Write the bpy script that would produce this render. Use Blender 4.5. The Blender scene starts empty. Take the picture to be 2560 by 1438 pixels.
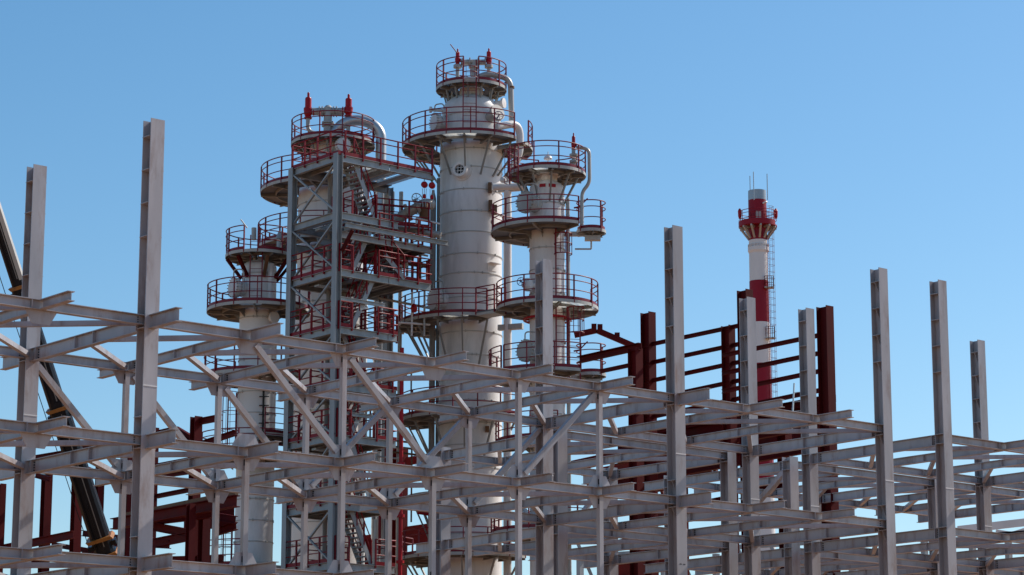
import bpy, math, random
from math import sin, cos, tan, radians as rad, pi, sqrt, atan2
from mathutils import Vector as V

random.seed(7)
SC = bpy.context.scene
COL = SC.collection

# ------------------------------------------------------------------ camera, sky, sun, exposure
F = 6367.0                       # focal length in photo pixels (2560 wide)
PITCH = rad(12.0757)
CAMZ = 1.7
cd = bpy.data.cameras.new('camera'); cam = bpy.data.objects.new('camera', cd); COL.objects.link(cam)
cam.location = (0, 0, CAMZ); cam.rotation_euler = (rad(90) + PITCH, 0, 0)
cd.sensor_width = 36.0; cd.lens = 36.0 * F / 2560.0; cd.clip_start = 0.5; cd.clip_end = 6000
SC.camera = cam
SC.render.resolution_x = 1024; SC.render.resolution_y = 575

SUN_AZ, SUN_EL = rad(59), rad(41)      # azimuth clockwise from +Y (the view direction)
W = bpy.data.worlds.new('World'); SC.world = W; W.use_nodes = True
nt = W.node_tree
sky = nt.nodes.new('ShaderNodeTexSky'); sky.sky_type = 'NISHITA'; sky.sun_disc = False
sky.sun_elevation = SUN_EL; sky.sun_rotation = SUN_AZ
sky.altitude = 200; sky.air_density = 1.0; sky.dust_density = 0.7; sky.ozone_density = 2.0
bg = nt.nodes['Background']; bg.inputs['Strength'].default_value = 0.138
hsv = nt.nodes.new('ShaderNodeHueSaturation'); hsv.inputs['Saturation'].default_value = 1.27; hsv.inputs['Hue'].default_value = 0.4925
nt.links.new(sky.outputs[0], hsv.inputs['Color']); nt.links.new(hsv.outputs[0], bg.inputs[0])
sd = bpy.data.lights.new('sun', 'SUN'); sd.energy = 5.0; sd.angle = rad(0.5); sd.color = (1.0, 0.94, 0.86)
sun = bpy.data.objects.new('sun', sd); COL.objects.link(sun)
SDIR = V((sin(SUN_AZ) * cos(SUN_EL), cos(SUN_AZ) * cos(SUN_EL), sin(SUN_EL)))
sun.rotation_euler = (-SDIR).to_track_quat('-Z', 'Y').to_euler(); sun.location = (60, 60, 90)
SC.view_settings.view_transform = 'Standard'; SC.view_settings.look = 'None'
SC.view_settings.exposure = 0.0; SC.view_settings.gamma = 1.0
SC.cycles.max_bounces = 6; SC.cycles.transparent_max_bounces = 8

# ------------------------------------------------------------------ survey helpers
cP, sP = cos(PITCH), sin(PITCH)
def ray(px, py):
    u = (px - 1280) / F; v = (719 - py) / F
    return V((u, cP - sP * v, sP + cP * v))
def at(px, py, Y):                      # world point seen at a photo pixel, Y metres ahead
    d = ray(px, py); return V((0, 0, CAMZ)) + d * (Y / d.y)
def on(px, py, p0, n):                  # the same on a vertical plane
    d = ray(px, py); o = V((0, 0, CAMZ)); return o + d * ((p0 - o).dot(n) / d.dot(n))
def pxm(py, Y):                         # photo pixels per metre there
    v = (719 - py) / F; return F * (cP - sP * v) / Y
def zof(py, Y): return at(1280, py, Y).z
def projx(p):
    return 1280 + F * p.x / (p.y * cP + (p.z - CAMZ) * sP)
def along(p0, d, px):                   # distance along d from p0 until it is seen at column px
    lo, hi = 0.0, 60.0
    s0 = projx(p0 + d * .01) - projx(p0)
    for _ in range(50):
        m = (lo + hi) / 2
        if (projx(p0 + d * m) - px) * (1 if s0 > 0 else -1) < 0: lo = m
        else: hi = m
    return lo

YAW = rad(50.116)
AX = V((sin(YAW), cos(YAW), 0)); BX = V((-cos(YAW), sin(YAW), 0)); ZX = V((0, 0, 1))
ORG = V((-9.03, 61.96, 0)); H1 = 12.53 + CAMZ
def fp(a, r, z=0): return ORG + AX * a + BX * r + ZX * z

# ------------------------------------------------------------------ mesh builder
class MB:
    def __init__(s): s.v = []; s.f = []; s.m = []; s.s = []
    def add(s, vs, fs, mi=0, sm=False):
        o = len(s.v); s.v += [tuple(p) for p in vs]
        for f in fs: s.f.append(tuple(i + o for i in f)); s.m.append(mi); s.s.append(sm)
    def hexa(s, c, x, y, z, mi=0):
        vs = [c + x * i + y * j + z * k for k in (-1, 1) for j in (-1, 1) for i in (-1, 1)]
        s.add(vs, [(0, 2, 3, 1), (4, 5, 7, 6), (0, 1, 5, 4), (2, 6, 7, 3), (0, 4, 6, 2), (1, 3, 7, 5)], mi)
    def box(s, x0, x1, y0, y1, z0, z1, mi=0):
        s.hexa(V(((x0 + x1) / 2, (y0 + y1) / 2, (z0 + z1) / 2)), V(((x1 - x0) / 2, 0, 0)), V((0, (y1 - y0) / 2, 0)), V((0, 0, (z1 - z0) / 2)), mi)
    def bar(s, p0, p1, w, h, up=ZX, mi=0):
        d = (p1 - p0); L = d.length; d = d / L
        x = d.cross(up)
        if x.length < 1e-4: x = d.cross(V((0, 1, 0)))
        x.normalize(); z = x.cross(d)
        s.hexa((p0 + p1) / 2, d * (L / 2), x * (w / 2), z * (h / 2), mi)
    def ext(s, prof, p0, p1, up=ZX, mi=0):
        d = (p1 - p0).normalized(); x = d.cross(up)
        if x.length < 1e-4: x = d.cross(BX)
        x.normalize(); z = x.cross(d); n = len(prof)
        vs = [p0 + x * a + z * b for a, b in prof] + [p1 + x * a + z * b for a, b in prof]
        fs = [(i, (i + 1) % n, n + (i + 1) % n, n + i) for i in range(n)]
        s.add(vs, fs + [tuple(range(n - 1, -1, -1)), tuple(range(n, 2 * n))], mi)
    def ibeam(s, p0, p1, h, w, tw=.012, tf=.018, up=ZX, top=True, mi=0):
        t = 0 if top else h / 2; a = w / 2; b = tw / 2
        pr = [(-a, t), (a, t), (a, t - tf), (b, t - tf), (b, t - h + tf), (a, t - h + tf), (a, t - h), (-a, t - h), (-a, t - h + tf), (-b, t - h + tf), (-b, t - tf), (-a, t - tf)]
        s.ext(pr, p0, p1, up, mi)
    def path(s, pts, r, n=8, closed=False, mi=0, sm=True):
        m = len(pts); rings = []; pn = None
        for i, p in enumerate(pts):
            if closed: d = pts[(i + 1) % m] - pts[i - 1]
            else: d = pts[min(i + 1, m - 1)] - pts[max(i - 1, 0)]
            d.normalize()
            if pn is None:
                pn = d.cross(ZX)
                if pn.length < 1e-3: pn = d.cross(V((0, 1, 0)))
            else: pn = pn - d * pn.dot(d)
            pn.normalize(); q = d.cross(pn)
            rings.append([p + pn * (r * cos(2 * pi * k / n)) + q * (r * sin(2 * pi * k / n)) for k in range(n)])
        vs = [v for R in rings for v in R]
        fs = []
        for i in range(m if closed else m - 1):
            j = (i + 1) % m
            for k in range(n): fs.append((i * n + k, i * n + (k + 1) % n, j * n + (k + 1) % n, j * n + k))
        s.add(vs, fs, mi, sm)
        if not closed: s.add(rings[0], [tuple(range(n - 1, -1, -1))], mi); s.add(rings[-1], [tuple(range(n))], mi)
    def tube(s, p0, p1, r, n=8, mi=0): s.path([p0, p1], r, n, mi=mi)
    def pipe(s, pts, r, bend, n=12, mi=0):
        out = [pts[0]]
        for i in range(1, len(pts) - 1):
            a, b, c = pts[i - 1], pts[i], pts[i + 1]
            u = (a - b); w = (c - b); t = min(bend, u.length * .48, w.length * .48)
            u = u.normalized() * t; w = w.normalized() * t
            for k in range(9):
                q = k / 8; out.append(b + u * ((1 - q) ** 2) + w * (q ** 2))
        out.append(pts[-1]); s.path(out, r, n, mi=mi)
    def lathe(s, c, prof, n=40, axis=None, mi=0, share=False, a0=0, a1=2 * pi):
        z = (axis or ZX).normalized(); x = z.orthogonal().normalized() if abs(z.z) < .99 else V((1, 0, 0)); y = z.cross(x)
        full = abs(a1 - a0 - 2 * pi) < 1e-6; m = n if full else n + 1
        def ring(r, h): return [c + z * h + x * (r * cos(a0 + (a1 - a0) * k / n)) + y * (r * sin(a0 + (a1 - a0) * k / n)) for k in range(m)]
        kk = range(n)
        if share:
            vs = [p for r, h in prof for p in ring(r, h)]
            s.add(vs, [(i * m + k, i * m + (k + 1) % m, (i + 1) * m + (k + 1) % m, (i + 1) * m + k) for i in range(len(prof) - 1) for k in kk], mi, True)
        else:
            for (r0, h0), (r1, h1) in zip(prof, prof[1:]):
                s.add(ring(r0, h0) + ring(r1, h1), [(k, (k + 1) % m, m + (k + 1) % m, m + k) for k in kk], mi, True)
    def ring(s, c, rin, rout, z0, z1, a0, a1, mi=0):          # annular slab, angles in degrees, 0 towards the viewer, + to the right
        n = max(3, int(abs(a1 - a0) / 5)); A = [rad(a0 + (a1 - a0) * k / n) for k in range(n + 1)]
        P = lambda r, a, z: V((c.x + r * sin(a), c.y - r * cos(a), z))
        vs = [p for a in A for p in (P(rin, a, z0), P(rout, a, z0), P(rout, a, z1), P(rin, a, z1))]
        fs = [(i * 4 + k, i * 4 + 4 + k, i * 4 + 4 + (k + 1) % 4, i * 4 + (k + 1) % 4) for i in range(n) for k in range(4)]
        s.add(vs, fs + [(0, 1, 2, 3), (n * 4 + 3, n * 4 + 2, n * 4 + 1, n * 4)], mi)
    def quadplate(s, pts, nrm, t, mi=0):
        n = len(pts); h = nrm * (t / 2)
        s.add([p - h for p in pts] + [p + h for p in pts], [tuple(range(n - 1, -1, -1)), tuple(range(n, 2 * n))] + [(i, (i + 1) % n, n + (i + 1) % n, n + i) for i in range(n)], mi)
    def build(s, name, mats, parent=None, label=None):
        if not isinstance(mats, (list, tuple)): mats = [mats]
        me = bpy.data.meshes.new(name); o = bpy.data.objects.new(name, me)
        base = parent['_w'] if parent is not None else (0, 0, 0)
        bx, by, bz = base
        me.from_pydata([(a - bx, b - by, c - bz) for a, b, c in s.v], [], s.f)
        for m in mats: me.materials.append(m)
        me.polygons.foreach_set('material_index', s.m); me.polygons.foreach_set('use_smooth', s.s)
        me.update(); COL.objects.link(o)
        o['_w'] = tuple(base)
        if parent is not None: o.parent = parent
        if label: o['label'] = label
        return o
def thing(name, label, cat, loc, group=None):
    o = bpy.data.objects.new(name, None); COL.objects.link(o); o.location = loc; o['_w'] = tuple(loc)
    o.empty_display_size = .3; o['label'] = label; o['category'] = cat
    if group: o['group'] = group
    return o
def arc(c, R, z, a0, a1, step=4):
    n = max(2, int(abs(a1 - a0) / step))
    return [V((c.x + R * sin(rad(a0 + (a1 - a0) * k / n)), c.y - R * cos(rad(a0 + (a1 - a0) * k / n)), z)) for k in range(n + 1)]

# ------------------------------------------------------------------ materials
def mat(name, base, rough=.5, metal=0.0, var=.12, scale=1.5, stain=None, stain_amt=.35, stain_scale=.6, streak=True, bump=.0, spec=.5, tone=0):
    m = bpy.data.materials.new(name); m.use_nodes = True; t = m.node_tree; N = t.nodes; L = t.links
    b = N['Principled BSDF']; b.inputs['Roughness'].default_value = rough; b.inputs['Metallic'].default_value = metal
    b.inputs['Specular IOR Level'].default_value = spec
    g = N.new('ShaderNodeNewGeometry'); mp = N.new('ShaderNodeMapping')
    L.new(g.outputs['Position'], mp.inputs[0]); mp.inputs['Scale'].default_value = (1, 1, .25 if streak else 1)
    n1 = N.new('ShaderNodeTexNoise'); n1.inputs['Scale'].default_value = scale; n1.inputs['Detail'].default_value = 6; L.new(mp.outputs[0], n1.inputs[0])
    r1 = N.new('ShaderNodeMapRange'); r1.inputs[1].default_value = .3; r1.inputs[2].default_value = .7; r1.inputs[3].default_value = 1 - var; r1.inputs[4].default_value = 1 + var
    L.new(n1.outputs[0], r1.inputs[0])
    mx = N.new('ShaderNodeMix'); mx.data_type = 'RGBA'; mx.blend_type = 'MULTIPLY'; mx.inputs[0].default_value = 1
    mx.inputs[6].default_value = (*base, 1); L.new(r1.outputs[0], mx.inputs[7])
    last = mx.outputs[2]
    if tone:
        oi = N.new('ShaderNodeObjectInfo'); r0 = N.new('ShaderNodeMapRange'); r0.inputs[3].default_value = 1 - tone; r0.inputs[4].default_value = 1 + tone; L.new(oi.outputs['Random'], r0.inputs[0])
        m0 = N.new('ShaderNodeMix'); m0.data_type = 'RGBA'; m0.blend_type = 'MULTIPLY'; m0.inputs[0].default_value = 1; L.new(last, m0.inputs[6]); L.new(r0.outputs[0], m0.inputs[7]); last = m0.outputs[2]
    if stain:
        n2 = N.new('ShaderNodeTexNoise'); n2.inputs['Scale'].default_value = stain_scale; n2.inputs['Detail'].default_value = 8; n2.inputs['Roughness'].default_value = .7; L.new(mp.outputs[0], n2.inputs[0])
        r2 = N.new('ShaderNodeMapRange'); r2.inputs[1].default_value = .51; r2.inputs[2].default_value = .74; r2.inputs[3].default_value = 0; r2.inputs[4].default_value = stain_amt; L.new(n2.outputs[0], r2.inputs[0])
        m2 = N.new('ShaderNodeMix'); m2.data_type = 'RGBA'; L.new(r2.outputs[0], m2.inputs[0]); L.new(last, m2.inputs[6]); m2.inputs[7].default_value = (*stain, 1); last = m2.outputs[2]
    L.new(last, b.inputs['Base Color'])
    r3 = N.new('ShaderNodeMapRange'); r3.inputs[3].default_value = max(.05, rough - .12); r3.inputs[4].default_value = min(1, rough + .15); L.new(n1.outputs[0], r3.inputs[0]); L.new(r3.outputs[0], b.inputs['Roughness'])
    if bump:
        bp = N.new('ShaderNodeBump'); bp.inputs['Strength'].default_value = bump; bp.inputs['Distance'].default_value = .03
        n3 = N.new('ShaderNodeTexNoise'); n3.inputs['Scale'].default_value = 2.2; L.new(g.outputs['Position'], n3.inputs[0]); L.new(n3.outputs[0], bp.inputs['Height']); L.new(bp.outputs[0], b.inputs['Normal'])
    return m
def grating(name, base, hole=.3, transl=.0):
    m = mat(name, base, .6, 0, .1); t = m.node_tree; N = t.nodes; L = t.links
    out = N['Material Output']; b = N['Principled BSDF']; g = N.new('ShaderNodeNewGeometry')
    br = N.new('ShaderNodeTexBrick'); L.new(g.outputs['Position'], br.inputs['Vector'])
    br.inputs['Color1'].default_value = br.inputs['Color2'].default_value = (1, 1, 1, 1); br.inputs['Mortar'].default_value = (0, 0, 0, 1)
    br.inputs['Scale'].default_value = 1; br.inputs['Brick Width'].default_value = .12; br.inputs['Row Height'].default_value = .05; br.inputs['Mortar Size'].default_value = .017 * (1.6 - hole * 2); br.inputs['Mortar Smooth'].default_value = 0
    tr = N.new('ShaderNodeBsdfTransparent'); mx = N.new('ShaderNodeMixShader'); L.new(br.outputs['Color'], mx.inputs[0])
    src = b.outputs[0]
    if transl:
        tl = N.new('ShaderNodeBsdfTranslucent'); tl.inputs[0].default_value = (*[min(1, c * 1.4) for c in base], 1); m3 = N.new('ShaderNodeMixShader'); m3.inputs[0].default_value = transl
        L.new(b.outputs[0], m3.inputs[1]); L.new(tl.outputs[0], m3.inputs[2]); src = m3.outputs[0]
    L.new(src, mx.inputs[1]); L.new(tr.outputs[0], mx.inputs[2]); L.new(mx.outputs[0], out.inputs[0])
    return m
RUST = (.20, .085, .035)
M_FR = mat('grey_primer', (.39, .364, .374), .34, 0, .15, 1.6, RUST, .7, 2.2, tone=.10)
M_BOLT = mat('dark_bolt', (.02, .02, .022), .5)
M_GALV = mat('galvanised_steel', (.30, .325, .335), .5, .15, .16, 3.0, (.16, .12, .08), .4, 1.4, tone=.08)
M_WHITE = mat('white_vessel_paint', (.72, .685, .655), .42, 0, .08, .8, (.30, .27, .23), .65, .5, True, .22)
M_SEAM = mat('vessel_band_paint', (.45, .43, .40), .5, 0, .15, 2, (.25, .2, .16), .5, .8)
M_PLAT = mat('platform_paint', (.42, .42, .39), .5, 0, .12, 2, (.26, .17, .10), .45, 1.1)
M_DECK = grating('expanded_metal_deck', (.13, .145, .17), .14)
M_PANEL = grating('sunlit_mesh_panel', (.60, .60, .56), .30, .7)  # paler, translucent deck copy; sunlight from above is put into the colour
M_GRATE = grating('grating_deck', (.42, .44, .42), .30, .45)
M_RAIL = mat('maroon_rail_paint', (.19, .006, .017), .42, 0, .12, 3, spec=.35)
M_RED = mat('bright_red_paint', (.38, .006, .014), .4, 0, .14, 3, (.16, .01, .012), .5, 1.2, True, 0, .25)
M_SRAIL = mat('stair_rail_red', (.215, .003, .011), .45, 0, .12, 3, spec=.25)
M_OXIDE = mat('red_oxide_primer', (.092, .0045, .005), .6, 0, .22, 1.5, (.045, .010, .006), .6, .9, True, 0, .12, tone=.12)
M_CHW = mat('chimney_white', (.74, .72, .71), .5, 0, .08, .5, (.40, .37, .35), .5, .25)
M_CHR = mat('chimney_red', (.27, .006, .022), .5, 0, .10, .5, (.16, .008, .018), .6, .25, True, 0, .25)
M_ZINC = mat('zinc_sheet', (.36, .40, .43), .4, .5, .16, .8)
M_PIPE = mat('bare_pipe', (.40, .38, .35), .4, .2, .12, 2, (.25, .16, .09), .4, 1)
M_RISER = mat('weathered_riser', (.22, .20, .18), .5, 0, .15, 2, (.15, .10, .06), .5, 1.2)
M_BRK = mat('shaded_platform_paint', (.235, .235, .22), .5, 0, .15, 2, (.17, .11, .06), .5, 1.1)  # darker copy of the platform paint, underside shade put into the colour
M_ALU = mat('aluminium_cladding', (.50, .51, .52), .38, .6, .08, 2)
M_BROWN = mat('rusty_steel', (.15, .075, .035), .7, .1, .25, 4)
M_BLACK = mat('boom_black_gloss', (.008, .009, .012), .24, 0, .2, 1.0, (.05, .042, .04), .5, .7, True, 0, .22)
M_ORANGE = mat('boom_orange', (.36, .13, .018), .45, 0, .2, 3, (.03, .02, .015), .9, 3)
M_BEIGE = mat('boom_sunlit_side', (.50, .46, .40), .35, 0, .12, 2, (.12, .1, .08), .4, 2)  # beige stands for sunlight on the right flank of the black boom
M_BLUE = mat('handwheel_blue', (.015, .035, .16), .4)
M_DARK = mat('dark_void', (.015, .015, .016), .8)
M_GREEN = mat('green_sling', (.03, .16, .03), .8)
M_WOOD = mat('timber', (.34, .24, .14), .8, 0, .2, 4)
M_GND = mat('dry_ground', (.30, .135, .05), .95, 0, .2, .05, (.20, .13, .08), .5, .02, False)

# ------------------------------------------------------------------ ground
g = MB(); g.add([(-3000, -500, 0), (3000, -500, 0), (3000, 5000, 0), (-3000, 5000, 0)], [(0, 1, 2, 3)])
go = g.build('ground', M_GND); go['kind'] = 'structure'

# ------------------------------------------------------------------ grey steel frames (two rows of a pipe rack)
ROWB = 5.9; LVL = [H1, H1 - 3.0, H1 - 6.0]
CW, CD = .40, .38
def column(t, a, r, ztop, fins, mat_=M_FR, splice=None, brk=False):
    p = fp(a, r); m = MB()
    m.ibeam(p, p + ZX * ztop, CD, CW, .016, .024, BX, top=False)
    o = m.build('column', mat_, t)
    for z in fins:
        for sd_ in (-1, 1):
            k = MB(); c = p + ZX * z
            k.hexa(c + AX * (sd_ * (CW / 2 + .012)) * .52, AX * (CW / 4 + .02), BX * (CD / 2 - .026), ZX * .008)
            if brk and sd_ < 0:
                x0 = c - AX * (CW / 2 - .01)
                k.quadplate([c - AX * .012 - ZX * .009, c - AX * (CW / 2 + .02) - ZX * .009, c - AX * .012 - ZX * .34], BX, .014)
            if sd_ > 0: k.hexa(c + AX * (CW / 2 + .03), AX * .035, BX * .05, ZX * .008)
            k.build('stiffener', mat_, o)
    if splice:
        k = MB(); k.hexa(p + ZX * splice - BX * (CD / 2 + .003), AX * (CW / 2 + .002), BX * .005, ZX * .016)
        k.build('weld_seam', M_CHW, o)
    return o
def nodecol(a, r, cols): return (round(a, 2), r) in cols
def rack(t, lines, rows, cols, levels, stub_front, stub_back, plan=(), gap=3.0, hB=.26, hBc=.35):
    """lines: positions along AX; rows: positions along BX; cols: set of (a, r) with columns."""
    for z in levels:
        for ri, r in enumerate(rows):
            for a0, a1 in zip(lines, lines[1:]):                 # girders, one per bay
                m = MB(); e0 = .012 if nodecol(a0, r, cols) else .003; e1 = .012 if nodecol(a1, r, cols) else .003
                off = -.30 if a0 != lines[0] and not nodecol(a0, r, cols) else e0
                off1 = .305 if not nodecol(a1, r, cols) and a1 != lines[-1] else e1
                m.ibeam(fp(a0 + off, r, z), fp(a1 - off1, r, z), .25, .19)
                m.hexa(fp(a0 + off + .006, r, z - .125), AX * .006, BX * .094, ZX * .106)
                for cc_, ed in ((a0, a0 + .30), (a1, a1 - .30)):
                    if nodecol(cc_, r, cols):
                        for q in (-.06, .0, .06):
                            for s2 in (-1, 1): m.tube(fp(ed, r + s2 * .007, z - .125 + q), fp(ed, r + s2 * .026, z - .125 + q), .016, 7, 1)
                m.build('girder', [M_FR, M_BOLT], t)
        for a in lines:
            isc = nodecol(a, rows[0], cols); h = hBc if isc else hB
            for r0, r1 in zip(rows, rows[1:]):                    # cross beams
                s0 = CD / 2 + .002 if nodecol(a, r0, cols) else .098
                s1 = CD / 2 + .002 if nodecol(a, r1, cols) else .098
                m = MB(); m.ibeam(fp(a, r0 + s0, z), fp(a, r1 - s1, z), h, .19)
                mid = (r0 + r1) / 2
                for dm in (-.45, .45):
                    for sg in (-1, 1): m.hexa(fp(a + sg * .05, mid + dm, z - h / 2), AX * .043, BX * .006, ZX * (h / 2 - .02))
                o = m.build('cross_beam', M_FR, t)
                for rr, sg in ((r0 + s0 + .24, 1), (r1 - s1 - .26, -1)):
                    k = MB(); k.hexa(fp(a, rr, z - h / 2), AX * .088, BX * .012, ZX * (h / 2 - .02))
                    for q in range(4 if h > .3 else 3):
                        zz = z - h / 2 + (h - .14) * (q / (3 if h > .3 else 2) - .5)
                        for s2 in (-1, 1): k.tube(fp(a + s2 * .007, rr - .075, zz), fp(a + s2 * .03, rr - .075, zz), .021, 8, 1)
                    k.build('end_plate', [M_FR, M_BOLT], o)
            for fr, r, sg in ((stub_front, rows[0], -1), (stub_back, rows[-1], 1)):
                if fr(a):
                    s0 = CD / 2 + .002 if nodecol(a, r, cols) else .098
                    hh = (h if isc else .24 if fr(a) == 1 else .31)
                    m = MB(); m.ibeam(fp(a, r + sg * s0, z), fp(a, r + sg * 1.42, z), hh, .19)
                    m.build('cantilever_stub', M_FR, t)
        for r0, r1 in zip(rows, rows[1:]):
            for i, a in enumerate(lines[:-1]):
                a1 = lines[i + 1]; mid = (r0 + r1) / 2
                for r, sg in ((r0, 1), (r1, -1)):
                    p0 = fp(a + .08, mid - sg * .0 + (-.1 if sg > 0 else .1), z - .16); p1 = fp(a1 - .16, r + sg * .18, z - .16)
                    m = MB(); m.bar(p0, p1, .13, .13); m.build('plan_brace', M_FR, t)
def post(t, a, r, z0, z1, w=.14):
    m = MB(); m.bar(fp(a, r, z0), fp(a, r, z1), w, w, AX)
    m.hexa(fp(a, r, z0 + .006), AX * .16, BX * .12, ZX * .006)
    for zz in (z0 + .16, z1 - .15): m.hexa(fp(a - w / 2 - .002, r - .03, zz), AX * .003, BX * .028, ZX * .075, 1)
    m.build('post', [M_FR, M_BOLT], t)
def gusset(t, a, r, z, sg, w=.44, h=.34, sk=.2, off=0.0):
    m = MB(); b = -.001
    m.quadplate([fp(a - w, r + off, z), fp(a + w, r + off, z), fp(a + w - sk, r + off, z + sg * h), fp(a - w + sk, r + off, z + sg * h)], BX, .018)
    m.build('gusset_plate', M_FR, t)
def diag(t, a0, z0, a1, z1, r):
    p0 = fp(a0, r, z0); p1 = fp(a1, r, z1); d = (p1 - p0).normalized()
    m = MB(); m.bar(p0 + d * .28, p1 - d * .28, .15, .15, BX)
    m.build('diagonal_brace', M_FR, t)

ln1 = [-6 + 3 * i for i in range(12)]               # lines 0..11, line 2 at a = 0
cols1 = {(0, 0), (18, 0), (27, 0), (0, ROWB), (18, ROWB), (27, ROWB)}
t1 = thing('steel_frame', 'long grey primed steel rack frame in front, carrying the two tallest columns at far left', 'steel frame', fp(0, 0))
TOPZ = H1 + 5.03
finA = [TOPZ - .45 - .86 * k for k in range(5)]
for a, r in sorted(cols1):
    z8 = [z - dz for z in LVL for dz in (0.02, .33)] + [LVL[2] + .5, LVL[1] + .45]
    column(t1, a, r, TOPZ, (finA if r else finA[:4]) + z8, splice=LVL[1] + 1.22, brk=(a in (18, 27)))
rack(t1, ln1, [0, ROWB], cols1, LVL, lambda a: (0 if a == 27 else (2 if a in (3,) else 1)), lambda a: 1 if a < 18 else 0)
for i in (4, 6, 7): post(t1, 3 * (i - 2), 0, LVL[1], LVL[0] - .25)
for i in (3, 4, 5, 6, 7): post(t1, 3 * (i - 2), 0, LVL[2], LVL[1] - .25)
for i in (3, 4, 5, 6, 7): post(t1, 3 * (i - 2), ROWB, LVL[1], LVL[0] - .25); post(t1, 3 * (i - 2), ROWB, LVL[2], LVL[1] - .25)
for i in (3, 4, 5, 6, 7):
    for r in (0, ROWB): post(t1, 3 * (i - 2), r, .01, LVL[2] - .25)
for i, z, sg in ((1, LVL[0] - .25, -1), (3, LVL[0] - .25, -1), (4, LVL[0] - .25, -1), (5, LVL[0] - .25, -1), (6, LVL[0] - .25, -1), (7, LVL[0] - .25, -1),
                 (1, LVL[1] - .25, -1), (3, LVL[1], 1), (4, LVL[1], 1), (5, LVL[1], 1), (6, LVL[1], 1), (7, LVL[1], 1),
                 (3, LVL[1] - .25, -1), (4, LVL[1] - .25, -1), (5, LVL[1] - .25, -1), (6, LVL[1] - .25, -1), (7, LVL[1] - .25, -1), (3, LVL[2], 1), (4, LVL[2], 1)):
    gusset(t1, 3 * (i - 2), 0, z, sg)
for i in (3, 4, 5, 6, 7):
    for z, sg in ((LVL[0] - .25, -1), (LVL[1], 1), (LVL[1] - .25, -1)): gusset(t1, 3 * (i - 2), ROWB, z, sg)
for i, j in ((3, 4), (4, 5), (7, 6)): diag(t1, 3 * (i - 2), LVL[0] - .15, 3 * (j - 2), LVL[1] - .05, 0)
for i, j in ((2, 3), (3, 4), (4, 5), (6, 5), (7, 6), (8, 7)): diag(t1, 3 * (i - 2), LVL[0] - .15, 3 * (j - 2), LVL[1] - .05, ROWB)

k = MB(); p = fp(18, 0, zof(1412, fp(18, 0).y)) - BX * (CD / 2 + .003)
for q in range(7):
    if q != 3: k.hexa(p + AX * (-.10 + q * .035), AX * .010, BX * .002, ZX * (.018 if q % 2 else .012))
k.build('stencil_mark', M_BOLT, t1)
G12 = 29.85
ln2 = [G12 + 3 * i for i in range(7)]
cols2 = {(round(G12, 2), 0), (round(G12 + 9, 2), 0), (round(G12, 2), ROWB), (round(G12 + 9, 2), ROWB), (round(G12 + 18, 2), 0), (round(G12 + 18, 2), ROWB)}
t2 = thing('steel_frame', 'grey primed steel rack frame at the right edge, two tall columns against open sky', 'steel frame', fp(G12, 0))
for a, r in sorted(cols2):
    if a > G12 + 10: continue
    z8 = [z - dz for z in LVL for dz in (0.02, .33)]
    column(t2, a, r, TOPZ, finA[:4] + z8, splice=LVL[1] + 1.22, brk=a > G12 + 3)
for r in (0, ROWB):
    m = MB(); p = fp(G12 + 18, r); m.ibeam(p, p + ZX * TOPZ, CD, CW, .016, .024, BX, top=False); m.build('column', M_FR, t2)
rack(t2, ln2, [0, ROWB], cols2, LVL, lambda a: 0 if abs(a - G12) < .1 else 1, lambda a: 0)

R3, R4 = 7.35, 13.3
ln3 = [19.85 + 2.517 * i for i in range(4)]; ln4 = [30.4 + 2.5 * i for i in range(7)]
cols3 = {(round(a, 2), r) for a in (ln3[0], ln3[3]) for r in (R3, R4)}
t3 = thing('steel_frame', 'lower grey steel frame close behind the front rack, its short columns ending at beam level', 'steel frame', fp(19.85, R3))
for a, r in sorted(cols3): column(t3, a, r, H1 + .12, [z - dz for z in LVL for dz in (0.02, .33)])
rack(t3, ln3, [R3, R4], cols3, LVL, lambda a: 0, lambda a: 1, hBc=.33)
diag(t3, ln3[2], LVL[1], ln3[3], LVL[0] - .1, R4)
cols4 = {(round(a, 2), r) for a in (ln4[0], ln4[3], ln4[6]) for r in (R3, R4)}
t4 = thing('steel_frame', 'low grey steel frame behind the right edge, with sloping tube beside a short column', 'steel frame', fp(30.4, R3))
for a, r in sorted(cols4): column(t4, a, r, H1 + .12, [z - dz for z in LVL for dz in (0.02, .33)])
rack(t4, ln4, [R3, R4], cols4, LVL, lambda a: 0, lambda a: 1, hBc=.33)
m = MB(); m.bar(fp(30.4, R3 + .2, LVL[0] - .3), fp(30.4, R3 + 3.0, LVL[0] - 2.3), .17, .17, AX); m.build('sloping_brace', M_FR, t4)

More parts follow.
